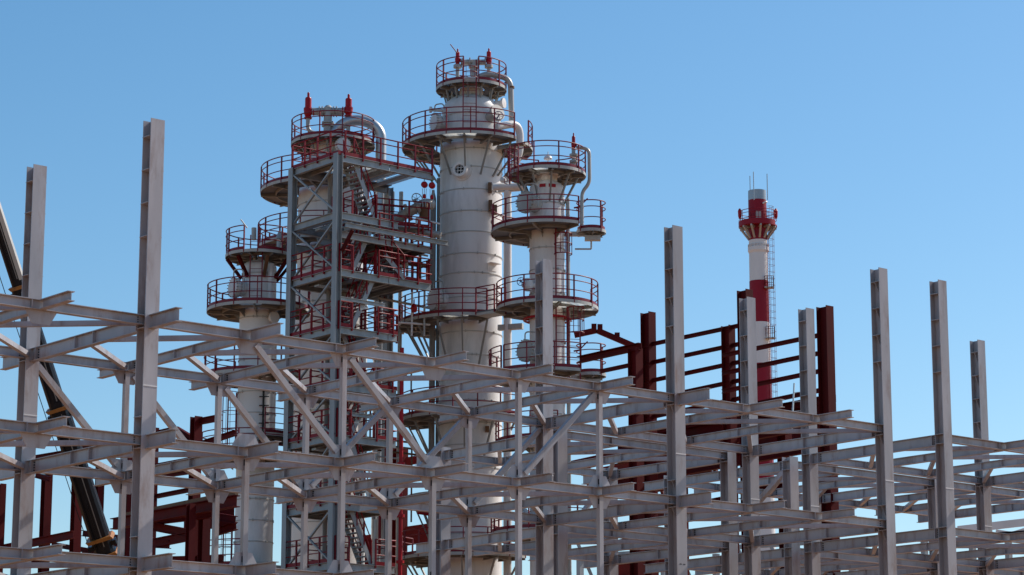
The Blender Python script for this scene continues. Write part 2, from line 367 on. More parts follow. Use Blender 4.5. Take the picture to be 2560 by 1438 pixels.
# ------------------------------------------------------------------ column parts
def rail_mesh(pts, h=1.15, r=.027, spacing=1.15, closed=False, mids=(.40, .78), post_r=.034, drop=.12):
    m = MB()
    for f_ in (1.0,) + tuple(mids): m.path([p + ZX * (h * f_) for p in pts], r if f_ == 1 else r * .85, 6, closed)
    L = [0]
    for a, b in zip(pts, pts[1:]): L.append(L[-1] + (b - a).length)
    n = max(1, round(L[-1] / spacing))
    for k in range(n + (0 if closed else 1)):
        t = L[-1] * k / n; i = max(j for j in range(len(L)) if L[j] <= t + 1e-6); i = min(i, len(pts) - 2)
        q = (t - L[i]) / max(1e-6, L[i + 1] - L[i]); p = pts[i].lerp(pts[i + 1], q)
        d = (pts[i + 1] - pts[i]).normalized()
        m.bar(p - ZX * drop, p + ZX * h, post_r * 2, post_r * 1.4, d)
    return m
def toe_mesh(pts, h=.15):
    m = MB()
    for a, b in zip(pts, pts[1:]):
        d = (b - a).normalized(); n = d.cross(ZX) * .005
        vs = [a - n, b - n, b - n + ZX * h, a - n + ZX * h, a + n, b + n, b + n + ZX * h, a + n + ZX * h]
        m.add(vs, [(0, 3, 2, 1), (4, 5, 6, 7), (3, 7, 6, 2), (0, 1, 5, 4)])
    m.add([pts[0], pts[0] + ZX * h, pts[0] + V((.001, 0, 0))], [(0, 1, 2)])
    return m
def platform(t, c, z, rin, R, a0, a1, rails, strut=0, brk=42, rs=None, deck=M_DECK, rail_h=1.15, railmat=M_RAIL, bmat=M_PLAT, sl=1.6, panel=None):
    m = MB()
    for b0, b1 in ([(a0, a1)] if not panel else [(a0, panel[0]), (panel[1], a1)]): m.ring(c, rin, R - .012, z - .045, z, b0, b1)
    m.ring(c, R - .012, R, z - .13, z + .012, a0, a1, 1)
    m.ring(c, (R + rin) / 2 - .03, (R + rin) / 2 + .03, z - .17, z - .047, a0, a1, 2)
    o = m.build('platform', [deck, bmat, M_BRK], t)
    if panel:
        m = MB(); m.ring(c, rin, R - .014, z - .043, z - .002, *panel); m.build('sunlit_mesh', M_PANEL, o)  # pale sector paints the sunlit part of the deck
    for b0, b1 in rails:
        pts = arc(c, R - .02, z, b0, b1); rail_mesh(pts, rail_h).build('railing', railmat, o); toe_mesh(arc(c, R - .05, z + .01, b0, b1)).build('toe_board', railmat, o)
    n = max(2, int((a1 - a0) / brk)); rs = rs or rin
    for k in range(n + (0 if a1 - a0 >= 359 else 1)):
        a = rad(a0 + (a1 - a0) * k / n) + rad(8 if a1 - a0 >= 359 else 0); d = V((sin(a), -cos(a), 0)); cc = V((c.x, c.y, 0))
        m = MB(); p0 = cc + d * (rs - .02) + ZX * (z - .05); p1 = cc + d * (R - .02) + ZX * (z - .05)
        m.ibeam(p0, p1, .16, .10, .012, .014)
        if strut: m.bar(cc + d * (R - .35) + ZX * (z - .212), cc + d * (rs - .01) + ZX * (z - sl), .075, .075)
        else: m.quadplate([p0 - ZX * .162, p0 - ZX * .40, p0 + d * .30 - ZX * .162], d.cross(ZX), .014)
        m.build('bracket', M_BRK, o)
    return o
def shell(t, c, sections, bands, n=56, mat_=M_WHITE):
    """sections: list of (radius, z) bottom to top"""
    m = MB(); m.lathe(V((c.x, c.y, 0)), sections, n)
    o = m.build('shell', mat_, t)
    for z, r in bands:
        k = MB(); k.lathe(V((c.x, c.y, z)), [(r + .003, -.022), (r + .028, -.022), (r + .028, .022), (r + .003, .022)], n)
        for q in range(5):
            a = random.uniform(-1.4, 1.4); k.box(c.x + (r + .03) * sin(a) - .03, c.x + (r + .03) * sin(a) + .03, c.y - (r + .03) * cos(a) - .03, c.y - (r + .03) * cos(a) + .03, z - .05, z + .05)
        k.build('cladding_band', M_SEAM, o)
    return o
def head(t, c, r, z, k=.55, n=56):
    m = MB(); m.lathe(V((c.x, c.y, z)), [(r * cos(a * pi / 24), r * k * sin(a * pi / 24)) for a in range(12)] + [(.005, r * k)], n, share=True)
    return m.build('domed_head', M_WHITE, t)
def manhole(t, c, r, z, ang, rad_=.33, L=.5, davit=True, mat_=M_WHITE):
    a = rad(ang); d = V((sin(a), -cos(a), 0)); p = V((c.x, c.y, z)) + d * (r - .1)
    m = MB(); E = L + .1
    m.lathe(p, [(rad_, 0), (rad_, E - .16), (rad_ + .14, E - .16), (rad_ + .14, E - .02), (rad_ + .10, E - .02), (rad_ + .10, E + .05), (.01, E + .06)], 28, d)
    x = d.orthogonal().normalized(); y = d.cross(x)
    for k in range(20):
        q = 2 * pi * k / 20; s = x * cos(q) + y * sin(q); b = p + s * (rad_ + .12)
        m.tube(b + d * (E - .22), b + d * (E + .09), .024, 6, 1)
    o = m.build('manhole', [mat_, M_SEAM], t)
    if davit:
        sd_ = ZX.cross(d) * .62; k = MB()
        k.pipe([p + sd_ + d * (E - .2) - ZX * .3, p + sd_ + d * (E - .2) + ZX * .8, p + d * (E) + ZX * .85 , p + d * (E) + ZX * .5], .032, .3, 8)
        k.build('davit_arm', M_PIPE, o)
    return o
def valve_red(t, p, h, r, arm=None):
    """spring safety valve standing on p"""
    m = MB()
    m.lathe(p, [(r * .55, 0), (r * 1.15, 0), (r * 1.15, h * .05), (r * .8, h * .06), (r * 1.0, h * .12), (r * 1.25, h * .2), (r * 1.25, h * .32), (r * 1.3, h * .33), (r * 1.3, h * .37), (r * .95, h * .38), (r * .95, h * .76), (r * .8, h * .80), (r * .35, h * .82), (r * .35, h * .97), (r * .25, h), (.005, h)], 24)
    for k in range(10):
        q = 2 * pi * k / 10; b = p + V((cos(q), sin(q), 0)) * (r * 1.22); m.tube(b + ZX * h * .30, b + ZX * h * .41, r * .1, 6)
    if arm is not None:
        d = arm.normalized(); m.lathe(p + ZX * h * .26, [(r * .75, 0), (r * .75, r * 1.5), (r * 1.15, r * 1.5), (r * 1.15, r * 1.8), (.005, r * 1.8)], 20, d)
    return m.build('safety_valve', M_RED, t)
def ladder(t, p0, p1, out, w=.46, cage=None, mat_=M_RAIL, name='ladder', rr=.03):
    side = out.cross(ZX).normalized(); m = MB()
    for s in (-1, 1): m.bar(p0 + side * (s * w / 2), p1 + side * (s * w / 2), .05, rr * 1.6, out)
    L = (p1 - p0).length; n = int(L / .3); d = (p1 - p0) / L
    for k in range(1, n): q = p0 + d * (L * k / n); m.tube(q - side * (w / 2), q + side * (w / 2), .012, 5)
    o = m.build(name, mat_, t)
    if cage:
        z0, z1, rc = cage; k = MB(); c0 = V((p0.x, p0.y, 0)); A = [rad(-115 + 230 * i / 14) for i in range(15)]
        hoop = lambda z: [c0 + ZX * z + out * (rc * .75 + rc * cos(a)) + side * (rc * sin(a)) for a in A]
        nz = max(2, int((z1 - z0) / .75)); HH = [hoop(z0 + (z1 - z0) * i / nz) for i in range(nz + 1)]
        for h in HH: k.path(h, rr * .6, 5)
        for j in (2, 5, 7, 9, 12): k.tube(HH[0][j], HH[-1][j], rr * .42, 5)
        k.build('safety_cage', mat_, o)
    return o
def handwheel(t, p, d, r, mat_=M_BLUE):
    d = d.normalized(); x = d.orthogonal().normalized(); y = d.cross(x); m = MB()
    m.path([p + x * (r * cos(2 * pi * k / 24)) + y * (r * sin(2 * pi * k / 24)) for k in range(24)], r * .09, 6, True)
    for k in range(3): q = pi * k / 3; e = x * cos(q) + y * sin(q); m.tube(p - e * r, p + e * r, r * .05, 5)
    m.tube(p - d * .35, p + d * .05, .03, 6)
    return m.build('handwheel', mat_, t)

def axis_pt(px, py, Y): p = at(px, py, Y); return V((p.x, p.y, 0))
def cyl(t, name, p, prof, mat_, n=28): m = MB(); m.lathe(p, prof, n); return m.build(name, mat_, t)

# ------------------------------------------------------------------ main white column
Y1 = 118.0; c1 = axis_pt(1177, 600, Y1)
z1 = lambda y: zof(y, Y1)
S1 = pxm(600, Y1); m1 = lambda px: px / S1
T1 = thing('distillation_column', 'tallest and widest white column with barred round porthole and two wide railed platforms', 'column', c1)
r1 = m1(78)
bands = [(z1(y + 12), r1) for y in (377, 423, 478, 532, 583, 637, 685, 745, 830, 888, 945, 1000, 1055, 1110, 1165, 1220, 1275, 1330, 1385, 1440)]
shell(T1, c1, [(r1, 0), (r1, z1(322)), (m1(74), z1(318)), (m1(74), z1(282))], bands + [(z1(300), m1(74))])
head(T1, c1, m1(74), z1(282), .62)
cyl(T1, 'top_neck', V((c1.x, c1.y, z1(245))), [(m1(30), 0), (m1(30), z1(212) - z1(245)), (m1(46), z1(212) - z1(245)), (m1(46), z1(205) - z1(245)), (.01, z1(204) - z1(245))], M_WHITE)
pc = V((c1.x, c1.y, 0))
pA = platform(T1, pc, z1(223), m1(34), m1(89), -180, 180, [(-172, -12), (13, 176)], strut=1, brk=26, rs=m1(60), sl=1.0)
for a in range(0, 360, 45):
    q = rad(a + 20); d = V((sin(q), -cos(q), 0)); m = MB(); m.bar(pc + d * m1(52) + ZX * z1(262), pc + d * m1(52) + ZX * (z1(223) - .23), .09, .09); m.build('platform_leg', M_PLAT, pA)
pcB = pc + V((-m1(9), 0, 0))
pB = platform(T1, pcB, z1(370), m1(84), m1(165), -178, 48, [(-150, -62), (-60, 46)], strut=1, brk=25, rs=m1(87), sl=1.7, panel=(-24, 10))
pB2 = platform(T1, pcB, z1(374), m1(84), m1(164), 62, 112, [(70, 110)], strut=1, brk=25, rs=m1(87), sl=1.5)
pC = platform(T1, pc + V((-m1(12), 0, 0)), z1(814), m1(82), m1(166), -150, 22, [(-146, 19)], strut=1, brk=24, rs=m1(90), sl=2.2, panel=(-22, 4))
pD = platform(T1, pc + V((-m1(12), 0, 0)), z1(1052), m1(82), m1(160), -120, 60, [(-118, 55)], strut=1, brk=28, rs=m1(92), sl=2.0)
pE = platform(T1, pc + V((-m1(8), 0, 0)), z1(1398), m1(82), m1(166), -130, 60, [(-125, 60)], strut=1, brk=28, rs=m1(90), sl=2.0)
pF = platform(T1, pc + V((-m1(8), 0, 0)), z1(1245), m1(82), m1(150), -120, -30, [], strut=1, brk=28, rs=m1(90), sl=2.0)
# porthole nozzle
a = rad(-16); d = V((sin(a), -cos(a), 0)); p = V((c1.x, c1.y, z1(447))) + d * (r1 - .2)
m = MB(); m.lathe(p, [(.47, 0), (.47, .24), (.37, .25), (.37, .58), (.345, .62), (.225, .62), (.225, .36), (.01, .36)], 36, d)
po = m.build('porthole', M_WHITE, T1)
m = MB(); m.lathe(p, [(.224, .42), (.005, .421)], 28, d); m.build('dark_opening', M_DARK, po)
sx = d.cross(ZX).normalized(); m = MB()
for s in (-.075, .075): m.bar(p + d * .625 + sx * s - ZX * .21, p + d * .57 + sx * s + ZX * .21, .022, .018, d); m.bar(p + d * .63 + ZX * s - sx * .21, p + d * .575 + ZX * s + sx * .21, .018, .022)
m.build('bar_grid', M_WHITE, po)
manhole(T1, c1, m1(74), z1(318), -62, .30, .55)
manhole(T1, c1, r1, z1(760), -58, .40, .55)
for nm_, y, ang, rr in (('nozzle', 282, -75, .08), ('nozzle', 345, -84, .12)):
    a = rad(ang); d = V((sin(a), -cos(a), 0)); p = V((c1.x, c1.y, z1(y))) + d * m1(66)
    m = MB(); m.lathe(p, [(rr, 0), (rr, .7), (rr * 1.9, .7), (rr * 1.9, .8), (.01, .8)], 16, d); m.build(nm_, M_WHITE, T1)
a = rad(66); d = V((sin(a), -cos(a), 0)); p = V((c1.x, c1.y, z1(268))) + d * m1(60)
m = MB(); m.lathe(p, [(.15, 0), (.15, .5), (.25, .5), (.25, .6), (.01, .62)], 20, d); m.build('nozzle', M_WHITE, T1)
a = rad(40); d = V((sin(a), -cos(a), 0)); p = V((c1.x, c1.y, z1(312))) + d * m1(60)
m = MB(); m.lathe(p, [(.26, 0), (.26, .75), (.40, .75), (.40, .9), (.01, .9)], 24, d + ZX * .2); vb = m.build('valve_body', M_PIPE, T1)
handwheel(vb, at(1247, 289, Y1 - 2.6), V((.25, -1, .15)), m1(11))
# access ladder to the top platform
d = V((.06, -1, 0)).normalized(); lp = V((c1.x, c1.y, 0)) + d * m1(90) + V((-m1(8), 0, 0))
ladder(T1, lp + ZX * z1(345), lp + ZX * z1(175), d, .62, (z1(225), z1(200), .36))
# overhead valves and manifold on top
vY = Y1 - .3
p1 = at(1144, 162, vY); p2 = at(1222, 162, vY); tc = at(1185, 152, vY)
m = MB(); m.tube(p1 + V((.15, 0, .12)), p2 + V((-.15, 0, .12)), .14, 14); m.tube(V((tc.x, tc.y, z1(215))), tc, .17, 14)
for q in (-.55, -.2, .2, .55): m.lathe(tc + V((q, 0, p1.z + .12 - tc.z)), [(.005, -.03), (.24, -.03), (.24, .03), (.005, .03)], 16, V((1, 0, 0)))
for q in (p1, p2): m.tube(V((q.x, q.y, z1(212))), q, .09, 10); m.lathe(q, [(.005, -.16), (.2, -.16), (.2, -.02), (.005, -.02)], 16)
m.lathe(V((tc.x, tc.y, z1(172))), [(.005, -.06), (.26, -.06), (.26, .06), (.005, .06)], 16)
m.build('relief_manifold', M_PIPE, T1)
valve_red(T1, p1, m1(42), m1(5.2), V((1, 0, 0))); valve_red(T1, p2, m1(43), m1(6), V((-1, 0, 0)))
m = MB(); m.tube(at(1143, 133, vY - 1.2), at(1126, 111, vY - 1.2), .025, 6); m.build('lightning_rod', M_RAIL, T1)
# vapour pipe over the edge
q0 = at(1195, 186, Y1 - .4); q1 = at(1266, 196, Y1 - .2); q2 = at(1279, 205, Y1 - .2); q3 = at(1279, 305, Y1 - .2)
m = MB(); m.pipe([at(1192, 195, Y1 - .4), at(1215, 185, Y1 - .4), q1 + V((.2, 0, 0)), q3], .135, .5, 14); o = m.build('vapour_pipe', M_PIPE, T1)
m = MB(); m.lathe(at(1278.5, 219, Y1 - .2), [(.145, -.05), (.15, -.05), (.15, .05), (.145, .05)], 16); m.build('joint_band', M_BROWN, o)
# weathered patches: square test plate on the shell
m = MB(); m.ring(pc, r1 + .004, r1 + .02, z1(690), z1(672), 33, 55); m.build('name_plate', M_WHITE, T1)
m = MB(); m.ring(pc, r1 + .004, r1 + .3, z1(672) - .02, z1(672), 33, 55); m.build('plate_hood', M_WHITE, T1)

# large side pipe of the main column
PP = thing('process_pipe', 'fat white pipe bending out of the main column and running down its right side', 'pipe', axis_pt(1270, 700, Y1))
Yp = Y1 - 1.6
m = MB(); m.pipe([at(1240, 318, Yp - 1), at(1300, 306, Yp), at(1300, 388, Yp), at(1269, 440, Yp + .4), at(1269, 520, Yp + .4)], m1(9.5), .75, 18); o = m.build('elbow', M_WHITE, PP)
m = MB(); zz = at(1269, 520, Yp + .4); m.tube(zz, V((zz.x, zz.y, .1)), m1(10), 18); m.build('riser', M_WHITE, PP)
for px, py in ((1301, 364), (1276, 437)):
    m = MB(); m.lathe(at(px, py, Yp), [(.21, -.06), (.24, -.06), (.24, .06), (.21, .06)], 18); m.build('joint_band', M_BROWN, PP)
for y, w in ((474, 46), (820, 38)):
    m = MB(); p = at(1246, y, Yp + .5); m.bar(p, p + V((m1(w + 22), -.4, 0)), .25, .26); m.build('pipe_support', M_PLAT, PP)
for x, y, h in ((1225, 470, 24), (1226, 515, 26), (1238, 525, 22), (1218, 1074, 14)):
    m = MB(); p = at(x, y, Y1 - 1.25); m.hexa(p, V((.09, 0, 0)), V((0, .2, 0)), ZX * m1(h / 2)); m.build('support_shoe', M_BROWN, PP)
m = MB(); q = at(1306, 465, Yp - .3); m.tube(at(1232, 468, Yp - .6), q, .17, 12); m.lathe(at(1257, 450, Yp - .8), [(.01, -.15), (.1, -.12), (.16, 0), (.1, .12), (.01, .15)], 14, share=True); m.build('branch_pipe', M_WHITE, PP)

# ------------------------------------------------------------------ wide column behind the stair tower
Y2 = 120.5; c2 = axis_pt(826, 600, Y2); z2 = lambda y: zof(y, Y2); S2 = pxm(600, Y2); m2 = lambda px: px / S2
T2 = thing('distillation_column', 'broad white column behind the stair tower, topped by two red safety valves and a big arched pipe', 'column', c2)
ru, rl = m2(82), m2(95)
shell(T2, c2, [(rl, 0), (rl, z2(735)), (ru, z2(700)), (ru, z2(425))], [(z2(y), rl) for y in (770, 822, 875, 930, 985, 1040, 1095, 1150, 1205, 1260, 1315, 1370, 1425)] + [(z2(y), ru) for y in (470, 520, 575, 630, 685)])
head(T2, c2, ru, z2(425), .55)
pc2 = V((c2.x, c2.y, 0))
cyl(T2, 'top_neck', V((c2.x, c2.y, z2(405))), [(m2(40), 0), (m2(40), z2(372) - z2(405)), (m2(54), z2(372) - z2(405)), (m2(54), z2(366) - z2(405)), (.01, z2(365) - z2(405))], M_WHITE)
platform(T2, pc2 + V((m2(3), 0, 0)), z2(362), m2(40), m2(106), -180, 180, [(-170, 172)], strut=1, brk=26, rs=m2(58), sl=1.3)
platform(T2, pc2 + V((-m2(12), 0, 0)), z2(482), m2(86), m2(165), -170, 30, [(-165, 25)], brk=40, rs=m2(84))
platform(T2, pc2 + V((-m2(18), 0, 0)), z2(622), m2(86), m2(163), -165, 30, [(-160, 25)], brk=40, rs=m2(84))
v1 = at(770, 297, Y2 - .2); v2 = at(871, 291, Y2 - .2); tp = at(820, 286, Y2 - .2)
m = MB(); zz = v1.z + .36
m.tube(V((v1.x + .2, v1.y, zz)), V((v2.x - .2, v2.y, zz)), .19, 16); m.tube(V((tp.x, tp.y, z2(365))), V((tp.x, tp.y, zz)), .21, 16)
for q in (-.42, -.28, .28, .42): m.lathe(V((tp.x + q, tp.y, zz)), [(.005, -.03), (.27, -.03), (.27, .03), (.005, .03)], 16, V((1, 0, 0)))
for q in (.1, .25): m.lathe(V((tp.x, tp.y, z2(305) - q)), [(.005, -.04), (.3, -.04), (.3, .04), (.005, .04)], 16)
m.lathe(V((tp.x, tp.y, zz)), [(.21, 0), (.21, .2), (.12, .3), (.005, .32)], 16)
m.pipe([v1, V((v1.x, v1.y, z2(332))), V((v1.x + .9, v1.y + .1, z2(340)))], .10, .45, 10); m.pipe([v2, V((v2.x, v2.y, z2(350)))], .10, .3, 10)
m.build('relief_manifold', M_PIPE, T2)
valve_red(T2, v1, m2(69), m2(8.6), V((1, 0, 0))); valve_red(T2, v2, m2(58), m2(8.6), V((-1, 0, 0)))
manhole(T2, c2, ru, z2(388), 20, .24, .45, davit=False)
OP = thing('process_pipe', 'big metal-clad pipe arching over the wide column top beside the right safety valve', 'pipe', axis_pt(952, 800, Y2))
ctr = at(893, 347, Y2 - .2); rr = m2(60); pts = [ctr + V((-rr * cos(pi * k / 24), 0, rr * .80 * sin(pi * k / 24))) for k in range(25)]
pts = [V((pts[0].x, pts[0].y, z2(372)))] + pts + [V((pts[-1].x, pts[-1].y, .1))]
m = MB(); m.path(pts, m2(13.5), 22); m.build('pipe_run', M_ALU, OP)
m = MB()
for y in (600, 700, 800, 900): m.lathe(V((pts[-1].x, pts[-1].y, z2(y))), [(m2(13.6), -.05), (m2(15), -.05), (m2(15), .05), (m2(13.6), .05)], 18)
m.build('joint_band', M_PIPE, OP)

# ------------------------------------------------------------------ right column
Y3 = 113.5; c3 = axis_pt(1368, 700, Y3); z3 = lambda y: zof(y, Y3); S3 = pxm(600, Y3); m3 = lambda px: px / S3
T3 = thing('distillation_column', 'slim white column at right with small side balconies and one red safety valve on top', 'column', c3)
r3 = m3(44); c3u = c3 + V((0, 0, 0)); pc3 = V((c3.x, c3.y, 0))
shell(T3, c3, [(r3, 0), (r3, z3(475))], [(z3(y), r3) for y in (515, 580, 627, 680, 738, 800, 860, 920, 980, 1040, 1100, 1160, 1220, 1280, 1340, 1400)])
head(T3, c3, r3, z3(475), .55)
m = MB(); m.ring(pc3, r3 + .003, r3 + .03, z3(478), z3(470), -25, -5); m.ring(pc3, r3 + .003, r3 + .03, z3(478), z3(470), 5, 28); m.build('red_lug', M_RED, T3)
cyl(T3, 'top_neck', V((c3.x, c3.y, z3(463))), [(m3(26), 0), (m3(26), z3(440) - z3(463)), (m3(34), z3(440) - z3(463)), (m3(34), z3(436) - z3(463)), (.01, z3(435) - z3(463))], M_WHITE)
platform(T3, pc3, z3(437), m3(27), m3(98), -180, 180, [(-168, 165)], strut=1, brk=36, rs=m3(42), sl=1.5, panel=(-30, 2))
platform(T3, pc3, z3(580), m3(46), m3(141), -160, 33, [(-155, 33)], brk=40, rs=r3)
platform(T3, pc3, z3(772), m3(46), m3(127), -165, 150, [(-115, 118)], brk=40, rs=r3, panel=(-8, 95))
platform(T3, pc3, z3(943), m3(46), m3(146), -160, 33, [(-120, -52), (-48, 33)], brk=40, rs=r3)
platform(T3, pc3, z3(1335), m3(46), m3(140), -160, 90, [(-120, 80)], brk=40, rs=r3)
platform(T3, pc3, z3(1110), m3(46), m3(130), -120, 10, [(-110, 10)], brk=30, rs=r3)
for px, py in ((1478, 578), (1478, 936)):
    bc = at(px, py, Y3); k = platform(T3, V((bc.x, bc.y, 0)), bc.z, .02, m3(37), -180, 180, [(-135, 128)], brk=60, rs=.1, rail_h=1.32)
    m = MB(); m.bar(V((c3.x + r3, bc.y, bc.z - .14)), V((bc.x, bc.y, bc.z - .14)), .2, .2); m.bar(V((bc.x - .3, bc.y - .1, bc.z - .36)), V((bc.x + .42, bc.y - .1, bc.z - .36)), .34, .22)
    m.build('balcony_beam', M_PLAT, k)
    m = MB(); e = V((bc.x - .55, bc.y - .5, bc.z + 1.02)); m.tube(e, e + V((.38, -.1, .38)), .03, 6); m.tube(e, e + V((-.25, 0, -.05)), .04, 6); m.build('rail_gate', M_RAIL, k)
bc = at(1478, 578, Y3); m = MB(); m.pipe([bc + V((-.75, .1, -.82)), bc + V((0, .1, -.82)), bc + V((0, .1, -.4))], .04, .06, 8); m.build('drain_pipe', M_PIPE, T3)
manhole(T3, c3, r3, z3(520), -42, .37, .72, mat_=M_PLAT); manhole(T3, c3, r3, z3(888), -42, .37, .72, mat_=M_PLAT); manhole(T3, c3, r3, z3(1300), -60, .3, .6)
sv = at(1434, 375, Y3 - .6); valve_red(T3, sv, m3(44), m3(4.6), V((1, 0, 0)))
m = MB(); m.tube(sv, V((sv.x, sv.y, z3(432))), .09, 10)
for q in (.25, .55, .8): m.lathe(sv - ZX * q, [(.005, -.05), (.19, -.05), (.19, .05), (.005, .05)], 14)
m.build('valve_standpipe', M_PIPE, T3)
VP = thing('vent_pipe', 'thin grey gooseneck pipe dropping past the right column top railing', 'pipe', axis_pt(1455, 560, Y3))
m = MB(); m.pipe([sv + V((.12, 0, .12)), at(1473, 372, Y3 - .6), at(1474, 458, Y3 - .6), at(1455, 480, Y3 - .6), at(1455, 562, Y3 - .6)], m3(4.5), .4, 12); m.build('pipe_run', M_PIPE, VP)
m = MB(); m.lathe(at(1370, 406, Y3 - .3), [(.02, -.6), (.02, .12), (.18, .13), (.2, .18), (.16, .27), (.06, .32), (.02, .33), (.02, .5), (.005, .5)], 18); m.build('vent_cap', M_WHITE, T3)
for px0, px1, ya, yb, cg in ((1405, 1407, 1010, 560, (z3(650), z3(600), .40)), (1437, 1437, 960, 790, (z3(845), z3(782), .36))):
    p0 = at(px0, ya, Y3 - .9); d = V((.25, -1, 0)).normalized(); ladder(T3, V((p0.x, p0.y, z3(ya))), V((p0.x, p0.y, z3(yb))), d, .52, cg, rr=.045)
p0 = at(1285, 445, Y3 - 1.5); ladder(T3, V((p0.x, p0.y, z3(480))), V((p0.x, p0.y, z3(385))), V((-.6, -1, 0)).normalized(), .45, (z3(480), z3(400), .32))
m = MB(); zc = z3(800); m.path([V((c3.x + m3(58) * sin(rad(k * 10)), c3.y - m3(58) * cos(rad(k * 10)), zc)) for k in range(36)], .055, 8, True)
for k in range(12): q = rad(k * 30 + 5); m.tube(V((c3.x + m3(44) * sin(q), c3.y - m3(44) * cos(q), zc)), V((c3.x + m3(58) * sin(q), c3.y - m3(58) * cos(q), zc)), .03, 6)
m.build('fire_water_ring', M_RED, T3)
vp = at(1312, 712, Y3 - .8); m = MB(); m.tube(vp + V((-.1, 0, 0)), V((c3.x, vp.y + .4, vp.z)), .13, 12); m.lathe(vp + V((.15, 0, 0)), [(.005, -.3), (.16, -.28), (.22, -.1), (.22, .1), (.16, .28), (.005, .3)], 14); k = m.build('valve_body', M_WHITE, T3)
handwheel(k, at(1302, 704, Y3 - 1.2), V((-.5, -1, 0)), m3(10))
m = MB(); p = V((c3.x + m3(52), c3.y - .2, 0)); m.tube(p, p + ZX * z3(500), m3(5), 12); m.build('side_pipe', M_PIPE, T3)
# gangway between the two columns
m = MB(); b0 = at(1204, 784, Y1 - 3.6); b1 = at(1250, 775, Y1 - 4.3); b1.z = b0.z; m.bar(b0, b1, .8, .05); m.bar(b0 - ZX * .1, b1 - ZX * .1, .78, .13, mi=1)
k = m.build('gangway', [M_DECK, M_PLAT], T1)
dd = (b1 - b0).normalized(); nn = dd.cross(ZX)
for s in (-.4, .4): rail_mesh([b0 + nn * s, b1 + nn * s], spacing=.8).build('railing', M_RAIL, k)

# ------------------------------------------------------------------ left column
Y4 = 116.0; c4 = axis_pt(646, 800, Y4); z4 = lambda y: zof(y, Y4); S4 = pxm(700, Y4); m4 = lambda px: px / S4
T4 = thing('distillation_column', 'shorter slim white column at left with caged ladder and dark braced top platform', 'column', c4)
r4 = m4(47); pc4 = V((c4.x, c4.y, 0))
shell(T4, c4, [(r4, 0), (r4, z4(765)), (m4(43), z4(760)), (m4(43), z4(672))], [(z4(y), r4) for y in (800, 852, 905, 958, 985, 1038, 1092, 1145, 1198, 1252, 1305, 1358, 1410)] + [(z4(690), m4(43))])
head(T4, c4, m4(43), z4(672), .5)
cyl(T4, 'top_neck', V((c4.x, c4.y, z4(658))), [(m4(20), 0), (m4(20), z4(645) - z4(658)), (.01, z4(644) - z4(658))], M_WHITE)
k = platform(T4, pc4, z4(641), m4(22), m4(86), -180, 180, [(-172, -22), (2, 178)], brk=40, rs=m4(22))
for a in (-75, -35, 20, 65, 110):
    q = rad(a); d = V((sin(q), -cos(q), 0)); m = MB(); m.bar(pc4 + d * m4(82) + ZX * (z4(641) - .23), pc4 + d * m4(45) + ZX * z4(700), .14, .14); m.build('knee_brace', M_OXIDE if a != 20 else M_BROWN, k)
platform(T4, pc4, z4(778), m4(50), m4(129), -160, 120, [(-155, 110)], brk=36, rs=r4, panel=(-22, 10))
platform(T4, pc4 + V((-m4(3), 0, 0)), z4(945), m4(50), m4(130), -160, 60, [(-150, 60)], brk=40, rs=r4)
platform(T4, pc4 + V((-m4(8), 0, 0)), z4(1152), m4(50), m4(132), -130, 130, [(-120, 130)], brk=40, rs=r4)
platform(T4, pc4 + V((-m4(8), 0, 0)), z4(1098), m4(50), m4(120), 20, 120, [(20, 110)], brk=40, rs=r4)
platform(T4, pc4 + V((-m4(10), 0, 0)), z4(1425), m4(50), m4(132), -130, 130, [(-120, 0)], brk=40, rs=r4)
manhole(T4, c4, m4(43), z4(728), -55, .33, .55)
d = V((-.05, -1, 0)).normalized(); lp = pc4 + d * m4(56)
ladder(T4, lp + ZX * z4(768), lp + ZX * z4(600), d, .56)
m = MB(); m.tube(at(618, 570, Y4 - 1.6), at(602, 549, Y4 - 1.6), .03, 6); m.tube(at(635, 600, Y4), at(635, 570, Y4), .12, 10); m.lathe(at(698, 640, Y4), [(.13, 0), (.13, .8), (.2, .8), (.05, 1.2), (.005, 1.2)], 14); m.build('top_fittings', M_PIPE, T4)
m = MB(); m.tube(at(676, 760, Y4 - .7), at(678, 660, Y4 - .7), m4(8), 14); m.build('cable_box', M_WHITE, T4)
for px, ya, yb in ((578, 1145, 985), (567, 1440, 1318)):
    p0 = at(px, ya, Y4 - .2); ladder(T4, V((p0.x, p0.y, z4(ya))), V((p0.x, p0.y, z4(yb))), V((-.4, -1, 0)).normalized(), .45, (z4(ya) + .3, z4(yb), .34))
a = rad(45); d = V((sin(a), -cos(a), 0)); p = V((c4.x, c4.y, z4(802))) + d * m4(40)
m = MB(); m.lathe(p, [(.16, 0), (.16, .35), (.28, .35), (.28, .45), (.01, .45)], 18, d); m.build('nozzle', M_WHITE, T4)
m = MB(); p = pc4 + V((m4(22), -m4(50), 0)); m.tube(p + ZX * z4(1130), p + ZX * z4(985), .05, 8)
for q in range(6): m.bar(p + ZX * z4(1000 + q * 22) - V((.2, 0, 0)), p + ZX * z4(1000 + q * 22) + V((.25, 0, 0)), .05, .04)
m.build('instrument_line', M_DARK, T4)

